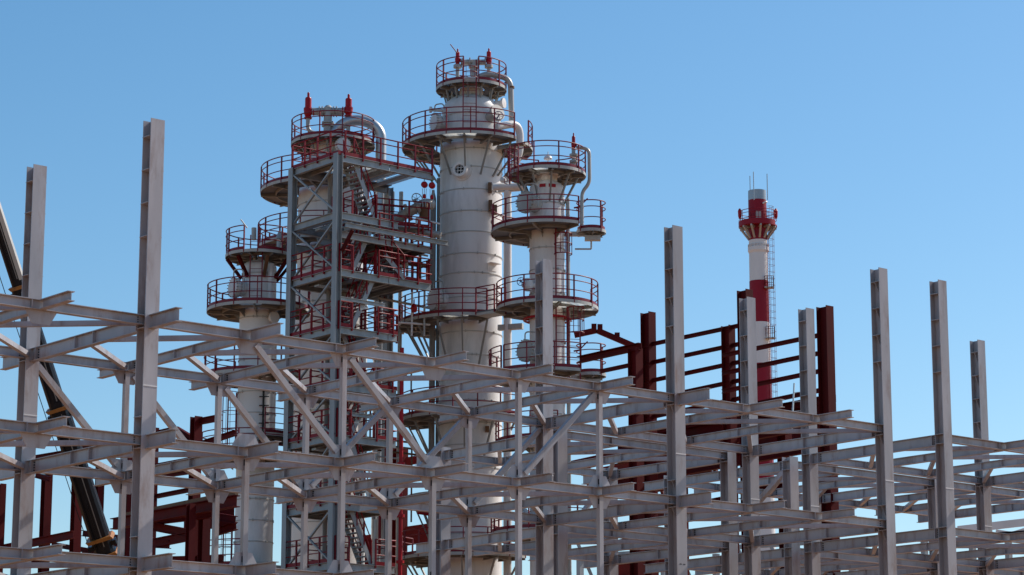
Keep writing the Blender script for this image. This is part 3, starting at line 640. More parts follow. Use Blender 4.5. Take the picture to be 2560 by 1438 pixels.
# ------------------------------------------------------------------ stair tower
YS = 110.5; C0 = axis_pt(841, 700, YS); zS = lambda y: zof(y, YS)
lB = along(C0 + ZX * zS(600), BX, 729); lA = along(C0 + ZX * zS(600), AX, 972); lA2 = along(C0 + ZX * zS(430), AX, 1090); lAb = along(C0 + BX * lB + ZX * zS(600), AX, 970)
TS = thing('stair_tower', 'open grey steel stair tower with zigzag stairs and bright red railings before the broad column', 'stair tower', C0)
sp = lambda a, b, z: C0 + AX * a + BX * b + ZX * z
lev = [zS(y) for y in (386, 529, 671, 815, 956, 1085, 1255, 1405)]
colw = .30
for a, b in ((0, 0), (0, lB), (lAb, lB)):
    m = MB(); m.ibeam(sp(a, b, 0), sp(a, b, lev[0] + .05), .30, .34, .014, .02, AX, top=False); m.build('column', M_GALV, TS)
for i, z in enumerate(lev):
    e = .185; reach = lA2 - .28 if i in (0, 2) else lA + .5
    for p, q in ((sp(0, e, z), sp(0, lB - e, z)), (sp(lA, .1, z), sp(lA, lB - .1, z)), (sp(.165, 0, z), sp(lA - .012, 0, z)), (sp(.165, lB, z), sp(lA - .012, lB, z))):
        m = MB(); m.ibeam(p, q, .32, .18); m.build('floor_beam', M_GALV, TS)
    m = MB(); m.ibeam(sp(lA + .02, .0, z), sp(reach, 0, z), .32, .18); m.build('floor_beam', M_GALV, TS)
    m = MB(); m.ibeam(sp(lA + .02, lB, z), sp(reach, lB, z), .25, .16); m.build('floor_beam', M_GALV, TS)
    if i == 2:
        m = MB(); m.ibeam(sp(-.2, -.9, zS(567)), sp(lA2, -.9, zS(567)), .22, .14); m.ibeam(sp(.3, -.8, zS(567)), sp(.3, -.1, zS(567)), .2, .12); m.build('monorail_beam', M_GALV, TS)
        m = MB(); m.bar(sp(.3, -.75, zS(567) - .25), sp(.16, -.16, zS(628)), .13, .13); m.build('monorail_strut', M_OXIDE, TS)
    for k in range(1, 6):
        aa = reach * k / 6
        m = MB(); m.ibeam(sp(aa, e - .06, z - .03), sp(aa, lB - e + .06, z - .03), .16, .1); m.build('joist', M_PLAT if i == 0 else M_GALV, TS)
    if i != 1:
        m = MB()
        z0 = z + .004; st = 0.9 if i else 0
        m.add([], [])
        def slab(a0, a1, b0, b1): m.hexa(sp((a0 + a1) / 2, (b0 + b1) / 2, z0 + .02), AX * ((a1 - a0) / 2), BX * ((b1 - b0) / 2), ZX * .018)
        slab(-.05, .9, -.05, lB + .05)
        if i == 0:
            slab(.905, reach, -.05, .42); slab(.905, reach, lB - .5, lB + .05); slab(.905, 1.25, .425, lB - .505)
            for q in range(4):
                w0 = 1.255 + (reach - 1.255) * q / 4; w1 = 1.25 + (reach - 1.255) * (q + 1) / 4; pm = MB()
                pm.hexa(sp((w0 + w1) / 2, lB / 2 - .04, z0 + .02), AX * ((w1 - w0) / 2 - .1), BX * (lB / 2 - .47), ZX * .018); pm.build('grating_panel', M_PANEL, TS)  # pale panels paint sun shining through the grating
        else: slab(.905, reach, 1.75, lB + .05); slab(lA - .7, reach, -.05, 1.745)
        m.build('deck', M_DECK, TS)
    rm = M_SRAIL
    segs = []
    if i == 0: segs = [[sp(-.06, lB, z), sp(-.06, -.06, z), sp(reach, -.06, z)], [sp(.0, lB + .05, z), sp(reach * .55, lB + .05, z)]]
    elif i != 1: segs = [[sp(-.06, lB, z), sp(-.06, .0, z)], [sp(0.1, -.06, z), sp(.85, -.06, z)], [sp(lA - .6, -.06, z), sp(reach, -.06, z), sp(reach, 1.4, z)], [sp(lA * .4, lB, z), sp(reach, lB, z)]]
    for s_ in segs:
        o = rail_mesh(s_, 1.15, .03, 1.0, post_r=.04).build('railing', rm if i in (0, 2, 3, 4, 5) else M_RAIL, TS)
        toe_mesh(s_, .17).build('toe_board', rm, o)
for i in range(len(lev) - 1):
    for (b0, z0), (b1, z1_) in (((.1, lev[i] - .28), (lB - .1, lev[i + 1] + .05)), ((lB - .1, lev[i] - .28), (.1, lev[i + 1] + .05))):
        off = .02 if b0 < 1 else -.06
        m = MB(); m.bar(sp(off, b0, z0), sp(off, b1, z1_), .07, .10, AX); m.build('cross_brace', M_GALV, TS)
def flight(p0, p1, w=.8):
    m = MB(); d = p1 - p0; n = max(6, int(abs(d.z) / .2)); q = BX
    for s in (-w / 2, w / 2): m.bar(p0 + q * s, p1 + q * s, .03, .22)
    for k in range(1, n): c = p0 + d * (k / n); m.hexa(c, AX * .13, q * (w / 2 - .02), ZX * .018)
    o = m.build('stair_flight', M_GALV, TS)
    for s in (-w / 2, w / 2):
        k = MB()
        for h in (.55, 1.05): k.tube(p0 + q * s + ZX * h, p1 + q * s + ZX * h, .026, 6)
        for f_ in (.03, .35, .66, .97): c = p0 + d * f_ + q * s; k.bar(c, c + ZX * 1.05, .07, .05, AX)
        k.build('stair_rail', M_SRAIL, o)
nA = BX
for i in range(len(lev) - 1):
    bo = .55 if i != 3 else 1.25
    xs = (.95, lA - .65) if i in (0, 3, 5, 6) else (lA - .65, .95)
    flight(sp(xs[0], bo, lev[i]), sp(xs[1], bo, lev[i + 1]))
for i, z in enumerate(lev[1:6]):
    for s_ in ([sp(.95, 1.7, z), sp(lA - .7, 1.7, z)], [sp(lA - .65, .1, z), sp(lA - .65, 1.6, z)], [sp(.9, .1, z), sp(.9, 1.6, z)]):
        rail_mesh(s_, 1.15, .03, .8, post_r=.04).build('railing', M_SRAIL, TS)
    m = MB(); m.ibeam(sp(.17, .0, z - 1.25), sp(lA - .2, 0, z - 1.25), .16, .12) if i % 2 else m.bar(sp(.2, lB - .1, z - 1.3), sp(lA, lB - .1, z - .3), .09, .09); m.build('brace_beam', M_GALV, TS)
    m = MB(); m.bar(sp(.3, lB * .55, z - .42), sp(lA, lB * .55, z - .42), .35, .08); m.build('cable_tray', M_ZINC, TS)
for q, (aa, bb, rr_, mt) in enumerate(((1.3, 2.4, .10, M_RISER), (1.7, 2.5, .06, M_PIPE), (2.1, 2.3, .13, M_RISER), (2.45, 2.6, .05, M_RED))):
    m = MB(); m.tube(sp(aa, bb, .1), sp(aa, bb, lev[0] - .3 - q * .9), rr_, 10); m.build('service_pipe', mt, TS)
zm = zS(575); m = MB(); m.hexa(sp((lA * .72 + lA2) / 2 - .15, lB / 2, zm), AX * ((lA2 - lA * .72) / 2 - .15), BX * (lB / 2), ZX * .02); m.build('deck', M_DECK, TS)
for b in (0, lB * .5, lB):
    m = MB(); m.ibeam(sp(.17, b, zm - .025), sp(lA2 - .25, b, zm - .025), .3, .16); m.build('floor_beam', M_GALV, TS)
for k in range(5):
    m = MB(); aa = lA * .75 + (lA2 - .3 - lA * .75) * k / 4; m.ibeam(sp(aa, .1, zm - .03), sp(aa, lB - .1, zm - .03), .2, .1); m.build('joist', M_BRK, TS)
for s_ in ([sp(lA * .8, -.05, zm), sp(lA2 - .3, -.05, zm)], [sp(lA * .8, lB, zm), sp(lA2 - .3, lB, zm), sp(lA2 - .3, .6, zm)]):
    rail_mesh(s_, 1.15, .03, .8, post_r=.04).build('railing', M_SRAIL, TS)
# swing platforms right of the stair tower
for y, x0, x1 in ((700, 968, 1072), (558, 935, 1072), (842, 958, 992)):
    Yq = YS + 3.0; pA_, pB_ = at(x0, y, Yq), at(x1, y + 8, Yq + 1.0)
    pB_.z = pA_.z
    dd = (pB_ - pA_).normalized(); nn = V((dd.y, -dd.x, 0))
    m = MB(); m.hexa((pA_ + pB_) / 2 - nn * .6, (pB_ - pA_) / 2, nn * .6, ZX * .05); o = m.build('side_platform', M_GALV, TS)
    rail_mesh([pA_ - nn * 1.2, pA_, pB_], 1.2, .03, .9, post_r=.045).build('railing', M_SRAIL, o)
    rail_mesh([pA_ - nn * 1.2, pB_ - nn * 1.2], 1.2, .03, .9, post_r=.045).build('railing', M_SRAIL, o)
    toe_mesh([pA_, pB_], .16).build('toe_board', M_SRAIL, o)

# ------------------------------------------------------------------ pipework between the stair tower and the main column
Yk = 115.5
Yk0, Yk = Yk, 117.6
RP = thing('riser_pipe', 'bare grey riser pipe with domed cap standing left of the main column', 'pipe', axis_pt(1081, 800, Yk))
b = axis_pt(1081, 800, Yk); S = pxm(600, Yk)
m = MB(); b2 = axis_pt(1095, 800, Yk + .5); m.ibeam(b2, b2 + ZX * zof(445, Yk + .5), .13, .13, up=BX, top=False); m.build('support_column', M_GALV, RP)
m = MB(); m.lathe(b, [(7.6 / S, 0), (7.6 / S, zof(500, Yk)), (6.5 / S, zof(492, Yk)), (4 / S, zof(482, Yk)), (3.6 / S, zof(476, Yk)), (.005, zof(476, Yk))], 20); m.build('pipe_run', M_RISER, RP)
Yk = Yk0
HP = thing('valve_assembly', 'thick horizontal pipe with large valve and grey handwheel under the hanging hoists', 'valve', at(1040, 530, Yk - 1))
m = MB(); m.pipe([at(985, 560, Yk), at(1005, 540, Yk - .3), at(1062, 508, Yk - .3), at(1081, 512, Yk)], .24, .4, 16)
for px, py in ((1020, 531), (1044, 518)): m.lathe(at(px, py, Yk - .3), [(.01, -.07), (.42, -.07), (.42, .07), (.01, .07)], 20, V((1, 0, .45)))
k = m.build('pipe_run', M_PIPE, HP)
handwheel(HP, at(1043, 497, Yk - .9), V((.5, -1, .2)), 14 / S, M_ZINC)
m = MB(); m.lathe(at(1061, 528, Yk - .4), [(.01, -.45), (.2, -.4), (.24, 0), (.2, .35), (.01, .4)], 16); m.build('rusty_valve_body', M_BROWN, HP)
CP = thing('process_pipe', 'thin pale pipes crossing level from the stair tower to the main column', 'pipe', at(1000, 570, Yk))
m = MB(); m.tube(at(1012, 572, Yk - .6), at(1102, 588, Yk - 1), .16, 12); k = m.build('thick_run', M_PIPE, CP)
m = MB(); m.tube(at(1040, 545, Yk - .8), at(1100, 560, Yk - 1), .045, 8); m.tube(at(1041, 546, Yk - .8), at(1041, 600, Yk - .8), .045, 8); m.build('thin_run', M_CHW, CP)
BP = thing('process_pipe', 'dark vertical pipe pair behind the stair flights left of the riser', 'pipe', axis_pt(975, 800, 119))
for px, r_ in ((973, .2), (1000, .1)):
    b = axis_pt(px, 800, 119); m = MB(); m.tube(b, b + ZX * zof(480, 119), r_, 14); m.build('pipe_run', M_PIPE, BP)
m = MB()
for y in (540, 690, 830): m.bar(at(955, y, 119), at(1010, y, 119), .3, .18)
m.build('pipe_shelf', M_GALV, BP)
for px, lab in ((1061, 'left red chain hoist hanging from a green sling under the stair tower roof deck'), (1080, 'right red chain hoist hanging close beside the main column under the roof deck')):
    p = at(px, 462 if px < 1070 else 464, YS + 3.4)
    hz = thing('chain_hoist', lab, 'hoist', p, 'chain hoists under the roof deck')
    m = MB(); m.lathe(p, [(.01, -.12), (.1, -.12), (.15, -.07), (.15, .07), (.1, .12), (.01, .12)], 16, V((.2, 1, 0))); m.build('hoist_body', M_RED, hz); m = MB(); m.lathe(p - ZX * .55, [(.01, -.11), (.07, -.08), (.08, 0), (.05, .1), (.01, .11)], 10, share=True); m.build('hook_block', M_RED, hz)
    m = MB(); m.tube(p + ZX * .2, V((p.x, p.y, lev[0] - .3)), .035, 6); m.build('sling', M_GREEN, hz)
    m = MB()
    for s in (-.09, .0, .09): m.tube(p + V((s, 0, -.18)), p + V((s * .7, 0, -1.05 if s else -.5)), .014, 5)
    m.build('chain', M_ZINC, hz)

flight(at(1000, 700, YS + 2.6), at(950, 640, YS + 2.0), .7)
for x, y0_, y1_, r_, mt in ((935, 600, 480, .05, M_PIPE), (951, 840, 640, .035, M_DARK), (1018, 690, 560, .06, M_PIPE), (1031, 840, 560, .045, M_CHW), (1050, 700, 610, .07, M_BROWN), (1062, 840, 700, .05, M_PIPE), (967, 600, 490, .16, M_PIPE)):
    q = axis_pt(x, 650, 115.6); m = MB(); m.tube(q + ZX * zof(y0_, 115.6), q + ZX * zof(y1_, 115.6), r_, 8); m.build('thin_run', mt, CP)
for x0, y0_, x1, y1_, r_, mt in ((930, 612, 1070, 640, .05, M_PIPE), (960, 652, 1075, 668, .08, M_BROWN), (945, 745, 1072, 770, .06, M_PIPE), (990, 806, 1075, 812, .05, M_CHW), (985, 585, 1075, 600, .07, M_PIPE)):
    m = MB(); m.tube(at(x0, y0_, 115.2), at(x1, y1_, 116), r_, 8); m.build('thin_run', mt, CP)
for x, y in ((1028, 640), (1012, 660), (1045, 585), (962, 655), (1035, 770)):
    m = MB(); p = at(x, y, 115.2); m.lathe(p, [(.01, -.22), (.12, -.2), (.16, 0), (.1, .16), (.03, .2), (.03, .4), (.01, .4)], 12); m.build('small_valve', M_RED if x % 2 else M_PIPE, CP)
# ------------------------------------------------------------------ striped chimney
YC = 285.0; cc = axis_pt(1896, 640, YC); zC = lambda y: zof(y, YC); SCc = pxm(650, YC); mc = lambda px: px / SCc
CH = thing('chimney', 'tall red and white banded chimney with railed gallery and caged ladder', 'chimney', cc)
bandsC = [(478, 502, 22.6, M_ZINC, 'top_collar'), (502, 602, 22.8, M_CHR, 'red_band'), (602, 704, 23.2, M_CHW, 'white_band'), (704, 808, 24, M_CHR, 'red_band'), (808, 911, 24.6, M_CHW, 'white_band'), (911, 1015, 25.2, M_CHR, 'red_band'), (1015, 1120, 25.8, M_CHW, 'white_band'), (1120, 1225, 26.4, M_CHR, 'red_band'), (1225, 1440, 27, M_CHW, 'white_band')]
for ya, yb, r_, mt, nm_ in bandsC:
    m = MB(); m.lathe(V((cc.x, cc.y, 0)), [(mc(r_ + .3), max(.1, zC(yb))), (mc(r_), zC(ya))], 48)
    if nm_ == 'top_collar': m.lathe(V((cc.x, cc.y, 0)), [(mc(r_), zC(ya)), (mc(r_ - 2), zC(ya)), (mc(r_ - 2), zC(ya + 22)), (.01, zC(ya + 22))], 48)
    m.build(nm_, mt, CH)
m = MB(); m.lathe(V((cc.x, cc.y, 0)), [(mc(27), .05), (mc(27), zC(1430))], 48); m.build('base_section', M_CHW, CH)
m = MB(); m.lathe(V((cc.x, cc.y, zC(624))), [(mc(23.3), -.5), (mc(26), -.2), (mc(26), .2), (mc(23.3), .3)], 48)
for k in range(40): q = 2 * pi * k / 40; m.box(cc.x + mc(25) * cos(q) - .04, cc.x + mc(25) * cos(q) + .04, cc.y + mc(25) * sin(q) - .04, cc.y + mc(25) * sin(q) + .04, zC(624) + .2, zC(624) + .55)
m.build('flange_ring', M_CHW, CH)
zp = zC(566); pcc = V((cc.x, cc.y, 0))
m = MB(); m.ring(pcc, mc(23), mc(48), zp - .12, zp, -180, 180); m.ring(pcc, mc(46), mc(48), zp + .0, zp + .5, -180, 60, 0); gal = m.build('gallery', M_CHR, CH)
rail_mesh(arc(pcc, mc(47), zp, -175, 170), 1.65, .04, 2.0).build('railing', M_CHR, gal)
for k in range(12):
    q = rad(k * 30 + 4); d = V((sin(q), -cos(q), 0)); m = MB(); m.bar(pcc + d * mc(45) + ZX * (zp - .2), pcc + d * mc(24) + ZX * zC(598), .22, .2); m.bar(pcc + d * mc(24) + ZX * (zp - .25), pcc + d * mc(47) + ZX * (zp - .25), .2, .22); m.build('gallery_bracket', M_PIPE, CH)
m = MB()
for y in (538, 549): m.hexa(V((cc.x + .0, cc.y - mc(23.2), zC(y))), V((.3, 0, 0)), V((0, .06, 0)), ZX * .26)
m.build('sampling_hatch', M_PIPE, CH)
m = MB(); lp = V((cc.x + mc(13), cc.y - mc(22), zC(514))); m.bar(lp, lp + V((.35, -.3, .15)), .3, .15); k = m.build('gallery_lamp', M_CHW, CH)
for a_ in (-80, 80):
    q = rad(a_); p = V((cc.x + mc(46) * sin(q), cc.y - mc(46) * cos(q), zp + 1.7)); m = MB(); m.lathe(p, [(.12, -.9), (.2, -.6), (.22, 0), (.1, .3), (.01, .32)], 12); m.build('warning_lamp', M_RED, CH)
for px, yt, dy in ((1876, 440, 3), (1885, 430, -8), (1919, 435, -4)):
    p = at(px, 500, YC + dy * .2); m = MB(); m.tube(p, p + ZX * (zC(yt) - zC(500)), .05, 6); m.build('lightning_rod', M_ZINC, CH)
dC = V((.92, -.4, 0)).normalized(); lp = pcc + dC * mc(25.6)
ladder(CH, lp + ZX * .5, lp + ZX * (zp + 1.8), dC, .6, (zC(1015), zC(520), .42), M_RAIL, rr=.035)
for y in (712, 838):
    q = V((.72, -.7, 0)).normalized(); b = pcc + q * mc(32); z = zC(y + 12); m = MB(); m.hexa(b + ZX * z, V((.55, 0, 0)), V((0, .4, 0)), ZX * .07); k = m.build('rest_platform', M_PIPE, CH)
    rail_mesh([b + V((.5, .3, z)), b + V((.5, -.4, z)), b + V((-.5, -.4, z)), b + V((-.5, .3, z))], 1.3, .035, .5).build('railing', M_OXIDE, k)

# ------------------------------------------------------------------ red primed hall frame on the right
w1 = at(1862, 760, 102); w2 = at(2062, 790, 96)
def redcol(t, px, ytop, p0, w=.45, zb=0.0, name='column'):
    q = on(px, ytop, p0, AX); m = MB(); b = V((q.x, q.y, zb)); m.ibeam(b, q, w, w * .8, .016, .022, BX, top=False); m.build(name, M_OXIDE, t)
def redgirt(t, x0, y0, x1, y1, p0, h=.17, w=.10, name='girt'):
    a_ = on(x0, y0, p0, AX); b_ = on(x1, y1, p0, AX); m = MB(); m.ext([(-w / 2, h / 2), (w / 2, h / 2), (w / 2, h / 2 - .03), (-w / 2 + .03, h / 2 - .03), (-w / 2 + .03, -h / 2 + .03), (w / 2, -h / 2 + .03), (w / 2, -h / 2), (-w / 2, -h / 2)], a_, b_); m.build(name, M_OXIDE, t)
RR = thing('hall_frame', 'dark red primed steel wall frame with level girts beside the chimney at right', 'hall frame', V((w1.x, w1.y, 0)))
for px, yt in ((1862, 726), (1620, 782), (1820, 815)): redcol(RR, px, yt, w1, .52 if px != 1820 else .46)
for y in (844, 890, 935, 981, 1026): redgirt(RR, 1600, y + 23, 1868, y - 34, w1)
RR2 = thing('hall_frame', 'second dark red wall frame whose tall end column rises right of the ladder', 'hall frame', V((w2.x, w2.y, 0)))
redcol(RR2, 2062, 767, w2, .52); redcol(RR2, 1588, 872, w2, .50)
for y in (872, 917, 962, 1010): redgirt(RR2, 1806, y + 17, 2050, y - 34, w2)
redgirt(RR2, 1446, 900, 1600, 866, w2, .3, .2, 'eaves_beam')
redgirt(RR2, 1500, 929, 1580, 912, w2)
for x0, y0, x1, y1 in ((1436, 838, 1492, 826), (1492, 826, 1600, 872)):
    a_ = at(x0, y0, 118); b_ = at(x1, y1, 118); m = MB(); m.bar(a_, b_, .2, .26); m.build('rafter', M_OXIDE, RR2)
m = MB()
for x, y in ((1485, 823), (1500, 824), (1543, 845)): p = at(x, y, 118); m.hexa(p + ZX * .12, V((.12, 0, 0)), V((0, .08, 0)), ZX * .13)
m.build('purlin_cleat', M_OXIDE, RR2)
for y in (1055, 1075, 1108, 1165):
    redgirt(RR2, 1540, y + 40, 2085, y - 60, w2 + AX * 4, .5 if y > 1060 else .3, .25, 'crane_beam')
for x in (1600, 1700, 1960, 2062):
    q = on(x, 1060, w2 + AX * 6, AX); m = MB(); b = V((q.x, q.y, 0)); m.ibeam(b, q, .5, .4, up=BX, top=False); m.build('column', M_OXIDE, RR2)
m = MB(); q0 = on(1500, 1175, w2 + AX * 8, AX); q1 = on(2090, 1060, w2 + AX * 8, AX); dq = V((0, 0, 1.0)); m.quadplate([q0 - dq * .4, q1 - dq * .4, q1 + dq * .1, q0 + dq * .1], AX, .1); m.build('sheet_wall', M_OXIDE, RR2)
for x0, y0, x1, y1, h_ in ((1420, 1168, 1640, 1120, .5), (1560, 1150, 1860, 1085, .7), (1590, 1228, 1780, 1190, .45), (1400, 1300, 1560, 1268, .25), (1600, 1300, 1810, 1258, .6), (1540, 1362, 1700, 1332, .4), (1520, 1425, 1700, 1400, .8), (1850, 1238, 1960, 1216, .35), (2040, 1150, 2090, 1140, .5)):
    redgirt(RR2, x0, y0, x1, y1, w2 + AX * 9, h_, .2, 'crane_beam')
for x, y0, y1 in ((1470, 1150, 1250), (1670, 1080, 1200), (1750, 1060, 1180), (1640, 1180, 1300)):
    m = MB(); m.bar(on(x, y0, w2 + AX * 10, AX), on(x + (40 if x > 1600 else 4), y1, w2 + AX * 10, AX), .16, .16, AX); m.build('bracing', M_OXIDE, RR2)
AL = thing('ladder', 'thin aluminium ladder leaning on the frame beside the grey column at right', 'ladder', at(1996, 1070, 92))
p0 = at(1993, 1075, 92); p1 = at(1999, 957, 92); ladder(AL, p0, p1, V((-.5, -1, 0)).normalized(), .42, None, M_ALU, 'ladder_rails')

# ------------------------------------------------------------------ red primed hall frame on the left
YL = 100.0
RL = thing('hall_frame', 'dark red primed hall frame seen low behind the crane boom at left', 'hall frame', axis_pt(300, 1300, YL))
def lcol(px, w, yt, dy=0, name='column'):
    q = at(px, yt, YL + dy); S_ = pxm(yt, YL + dy); m = MB(); m.ibeam(V((q.x, q.y, 0)), q, w / S_ * .75, w / S_ * .75, .016, .022, BX, top=False); m.build(name, M_OXIDE, RL)
for px, w, yt, dy in ((5, 22, 1210, 0), (118, 28, 1185, 2), (195, 28, 1163, 0), (251, 23, 1160, 6), (324, 20, 1135, 3), (391, 14, 1070, -2), (491, 30, 1042, -4), (478, 24, 1260, -8), (512, 30, 1272, -6)): lcol(px, w, yt, dy)
def lbeam(x0, y0, x1, y1, h, dy=0, name='beam', mt=M_OXIDE, w=.18):
    a_ = at(x0, y0, YL + dy); b_ = at(x1, y1, YL + dy - (x1 - x0) * .02); m = MB(); m.ibeam(a_, b_, h, w, .02, .03); m.build(name, mt, RL)
for x0, y0, x1, y1, h, dy in ((88, 1139, 165, 1126, .22, 3), (165, 1120, 300, 1102, .22, 3), (391, 1078, 442, 1066, .22, -2), (442, 1066, 482, 1090, .22, -2), (500, 1046, 552, 1036, .24, -4), (500, 1105, 590, 1075, .2, -4), (215, 1165, 262, 1185, .2, 2), (90, 1182, 125, 1192, .2, 2),
                             (391, 1160, 480, 1143, .16, -2), (391, 1187, 472, 1175, .16, -2), (391, 1236, 472, 1220, .16, -2), (391, 1270, 472, 1252, .18, -2), (391, 1292, 530, 1275, .3, -4), (385, 1306, 470, 1322, .32, -4), (385, 1347, 470, 1330, .34, -4), (385, 1350, 425, 1352, .3, -4),
                             (10, 1362, 184, 1327, .3, 0), (208, 1326, 300, 1338, .24, 2), (130, 1355, 230, 1372, .2, 4), (205, 1375, 300, 1355, .24, 4), (0, 1400, 110, 1402, .24, 4), (530, 1280, 590, 1290, .3, -4), (540, 1320, 590, 1305, .3, -4), (395, 1392, 560, 1388, .3, -2)): lbeam(x0, y0, x1, y1, h, dy)
lbeam(283, 1297, 592, 1238, .42, -3, 'crane_beam', M_OXIDE, .3)
a_ = at(300, 1291, YL - 3.2); b_ = at(592, 1232, YL - 9.2); m = MB(); m.bar(a_, b_, .14, .16); m.build('crane_rail', M_BROWN, RL)
for x0, x1, yt, yb in ((462, 530, 1272, 1300), (545, 585, 1270, 1300)):
    a_ = at(x0, yt, YL - 2); b_ = at(x1, yt - 8, YL - 2.5); m = MB(); m.quadplate([a_, b_, b_ - ZX * .9, a_ - ZX * .9], BX, .08); m.build('gusset_panel', M_OXIDE, RL)
RM = thing('hall_frame', 'dark red primed columns and wall seen low between the stair tower and the main column', 'hall frame', axis_pt(1000, 1300, 126))
for px, w, yt in ((995, 28, 1120), (1010, 22, 1120), (940, 14, 1350), (908, 14, 1345)):
    q = at(px, yt, 126); S_ = pxm(yt, 126); m = MB(); m.ibeam(V((q.x, q.y, 0)), q, w / S_ * .7, w / S_ * .7, .016, .022, BX, top=False); m.build('column', M_OXIDE, RM)
for x0, y0, x1, y1, h in ((1010, 1156, 1048, 1148, .4), (900, 1345, 965, 1338, .2), (1015, 1340, 1085, 1330, .9)):
    m = MB(); m.bar(at(x0, y0, 126), at(x1, y1, 126), .2, h); m.build('beam', M_OXIDE, RM)
a_ = at(898, 1348, 127); b_ = at(958, 1336, 127); m = MB(); m.quadplate([a_, b_, V((b_.x, b_.y, .1)), V((a_.x, a_.y, .1))], V((0, 1, 0)), .1); m.build('sheet_wall', M_OXIDE, RM)
random.seed(11)
SP = thing('pipe_bundle', 'tangle of thin bare and red pipes low between the stair tower and main column', 'pipes', axis_pt(990, 1200, 117))
for k in range(26):
    x0 = random.uniform(868, 1060); y0 = random.uniform(890, 1410); L_ = random.uniform(50, 170); mt = random.choice([M_PIPE, M_RISER, M_RISER, M_SRAIL, M_GALV, M_BROWN]); r_ = random.choice([.04, .05, .07, .11])
    Yk2 = random.uniform(114.5, 118.5); m = MB()
    if k % 2: m.tube(at(x0, y0, Yk2), at(min(x0 + L_, 1088), y0 + L_ * .12, Yk2 + .3), r_, 8)
    else:
        q = axis_pt(x0, 1000, Yk2); m.tube(q + ZX * zof(min(y0 + L_ * 1.3, 1470), Yk2), q + ZX * zof(y0, Yk2), r_, 8)
    m.build('pipe_run', mt, SP)
FP = thing('fire_pipe', 'slender red vertical fire pipe standing in front of the main column platforms', 'pipe', axis_pt(1003, 1100, 112))
b = axis_pt(1003, 1100, 112); m = MB(); m.tube(b, b + ZX * zof(870, 112), .09, 10); m.build('pipe_run', M_RED, FP)
m = MB()
for y in (905, 1160, 1290, 1405): m.lathe(b + ZX * zof(y, 112), [(.09, -.06), (.18, -.06), (.18, .06), (.09, .06)], 12)
m.build('pipe_flange', M_RED, FP)

# ------------------------------------------------------------------ far low structures at bottom right
FR = thing('pipe_truss', 'pale low pipe trestle far off at the lower right edge', 'trestle', axis_pt(2500, 1400, 170))
for x0, y0, x1, y1, h in ((2395, 1325, 2580, 1304, .5), (2395, 1344, 2580, 1332, .35), (2490, 1330, 2580, 1344, .3), (2500, 1345, 2580, 1320, .3), (1440, 1392, 2100, 1352, .3), (1700, 1420, 2300, 1398, .3)):
    m = MB(); m.bar(at(x0, y0, 170), at(x1, y1, 170), .3, h); m.build('chord', M_CHW if x0 > 2000 else M_GALV, FR)
for x in (1450, 1560, 1660, 1790, 1900, 1935, 2000, 2130, 2310, 2430, 2520):
    p = at(x, 1340 if x > 2300 else 1385, 170); m = MB(); m.bar(V((p.x, p.y, 0)), p, .35, .35, AX); m.build('trestle_leg', M_GALV, FR)
for x in (1445, 1500, 1640, 1690, 1840, 1890, 1925, 1985): 
    p = at(x, 1360, 172); q = at(x + 34, 1440, 172); m = MB(); m.bar(p, q, .2, .22); m.build('trestle_brace', M_GALV, FR)

# ------------------------------------------------------------------ crane boom
CRN = thing('mobile_crane', 'black telescopic crane boom with orange collars leaning behind the left columns', 'crane', axis_pt(330, 1438, 72))
YB = 74.0
e_top = at(-45, 430, YB - 3.5); e_bot = at(262, 1380, YB); dB = (e_bot - e_top).normalized()
pts = [at(-45, 430, YB - 3.5), at(41, 715, YB - 2.3), at(141, 1018, YB - 1.2), at(262, 1380, YB)]
pts[1:3] = [e_top + dB * ((p - e_top).dot(dB)) for p in pts[1:3]]
sideB = dB.cross(V((0, 1, 0))).normalized(); depB = dB.cross(sideB)
def boomsec(p, q, w, nm_):
    h = w * 1.15
    prof = [(-w * .5, -h * .45), (-w * .42, -h * .5), (w * .42, -h * .5), (w * .5, -h * .45), (w * .5, h * .30), (w * .36, h * .46), (w * .15, h * .5), (-w * .15, h * .5), (-w * .36, h * .46), (-w * .5, h * .30)]
    m = MB(); vs = [[c + sideB * x_ + depB * y_ for x_, y_ in prof] for c in (p, q)]; n = len(prof)
    m.add(vs[0] + vs[1], [(i, (i + 1) % n, n + (i + 1) % n, n + i) for i in range(n)] + [tuple(range(n - 1, -1, -1)), tuple(range(n, 2 * n))])
    return m.build(nm_, [M_BLACK], CRN)
ext_ = e_bot + dB * ((e_bot.z - 2.6) / -dB.z)
WB = [.36, .46, .56, .66]
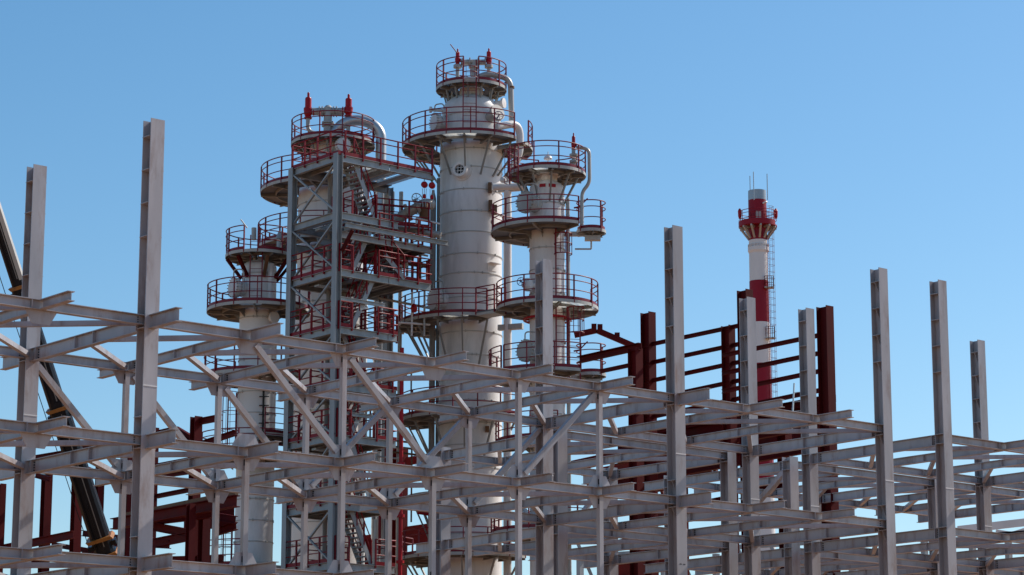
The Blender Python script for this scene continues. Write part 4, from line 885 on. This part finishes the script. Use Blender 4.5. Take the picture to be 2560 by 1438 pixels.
for k, (p, q) in enumerate(zip(pts, pts[1:] + [ext_])):
    o = boomsec(p, q, WB[k] , 'boom_section')
    sgn = 1 if (projx(p + sideB) > projx(p)) else -1
    m = MB(); off = sideB * (sgn * WB[k] * .40); m.hexa((p + q) / 2 + off, (q - p) / 2 - dB * .15, sideB * (WB[k] * .16), depB * (WB[k] * .62))
    if k < 1: m.build('sunlit_side', M_BEIGE, o)  # added strip, painted as the sunlit side of the top section
    fd = depB if depB.y < 0 else -depB
    for q_ in (-.30, -.08, .12):  # added strips imitate reflected streaks, the last one painted lighter
        m = MB(); m.hexa((p + q) / 2 + sideB * (sgn * WB[k] * q_) + fd * (WB[k] * .575), (q - p) / 2 - dB * .2, sideB * .014, fd * .02); m.build('streak_rib', M_RISER if q_ > .1 else M_BLACK, o)
for k, p in enumerate(pts[1:]):
    w = WB[k + 1] * 1.12
    for j in range(2 if k == 2 else 1):
        c = p + dB * ((.05 if k < 2 else -.42) + j * .5); m = MB(); m.hexa(c, sideB * (w / 2), depB * (w * .62), (dB * .05 + sideB * .03)); o = m.build('boom_collar', M_ORANGE, CRN)
        m = MB(); m.hexa(c + dB * .2, sideB * (w / 2 + .05), depB * (w * .3), dB * .07); m.build('collar_lug', M_BLACK, o)
m = MB(); o_ = -sideB * (sgn * .45); m.tube(e_top + o_, ext_ + o_ * .8, .012, 5); m.build('hoist_rope', M_DARK, CRN)
b = V((ext_.x, ext_.y, 0)); m = MB(); m.box(b.x - 2.2, b.x + 4.5, b.y - 1.3, b.y + 1.3, .9, 1.6); m.box(b.x - .6, b.x + 1.9, b.y - 1.1, b.y + 1.1, 1.6, 2.9); m.build('carrier_body', M_ORANGE, CRN)
for wx in (-1.4, .2, 2.2, 3.6):
    m = MB(); m.lathe(b + V((wx, -1.45, .55)), [(.01, 0), (.3, 0), (.55, .05), (.55, .35), (.3, .4), (.01, .4)], 20, V((0, 1, 0))); m.build('wheel', M_DARK, CRN)

GROUPS = {'steel_frame': 'grey steel rack frames', 'distillation_column': 'white distillation columns', 'process_pipe': 'process pipes by the columns', 'hall_frame': 'dark red hall frames'}
for o in bpy.data.objects:
    if '_w' in o: del o['_w']
    k = o.name.split('.')[0]
    if o.parent is None and k in GROUPS: o['group'] = GROUPS[k]
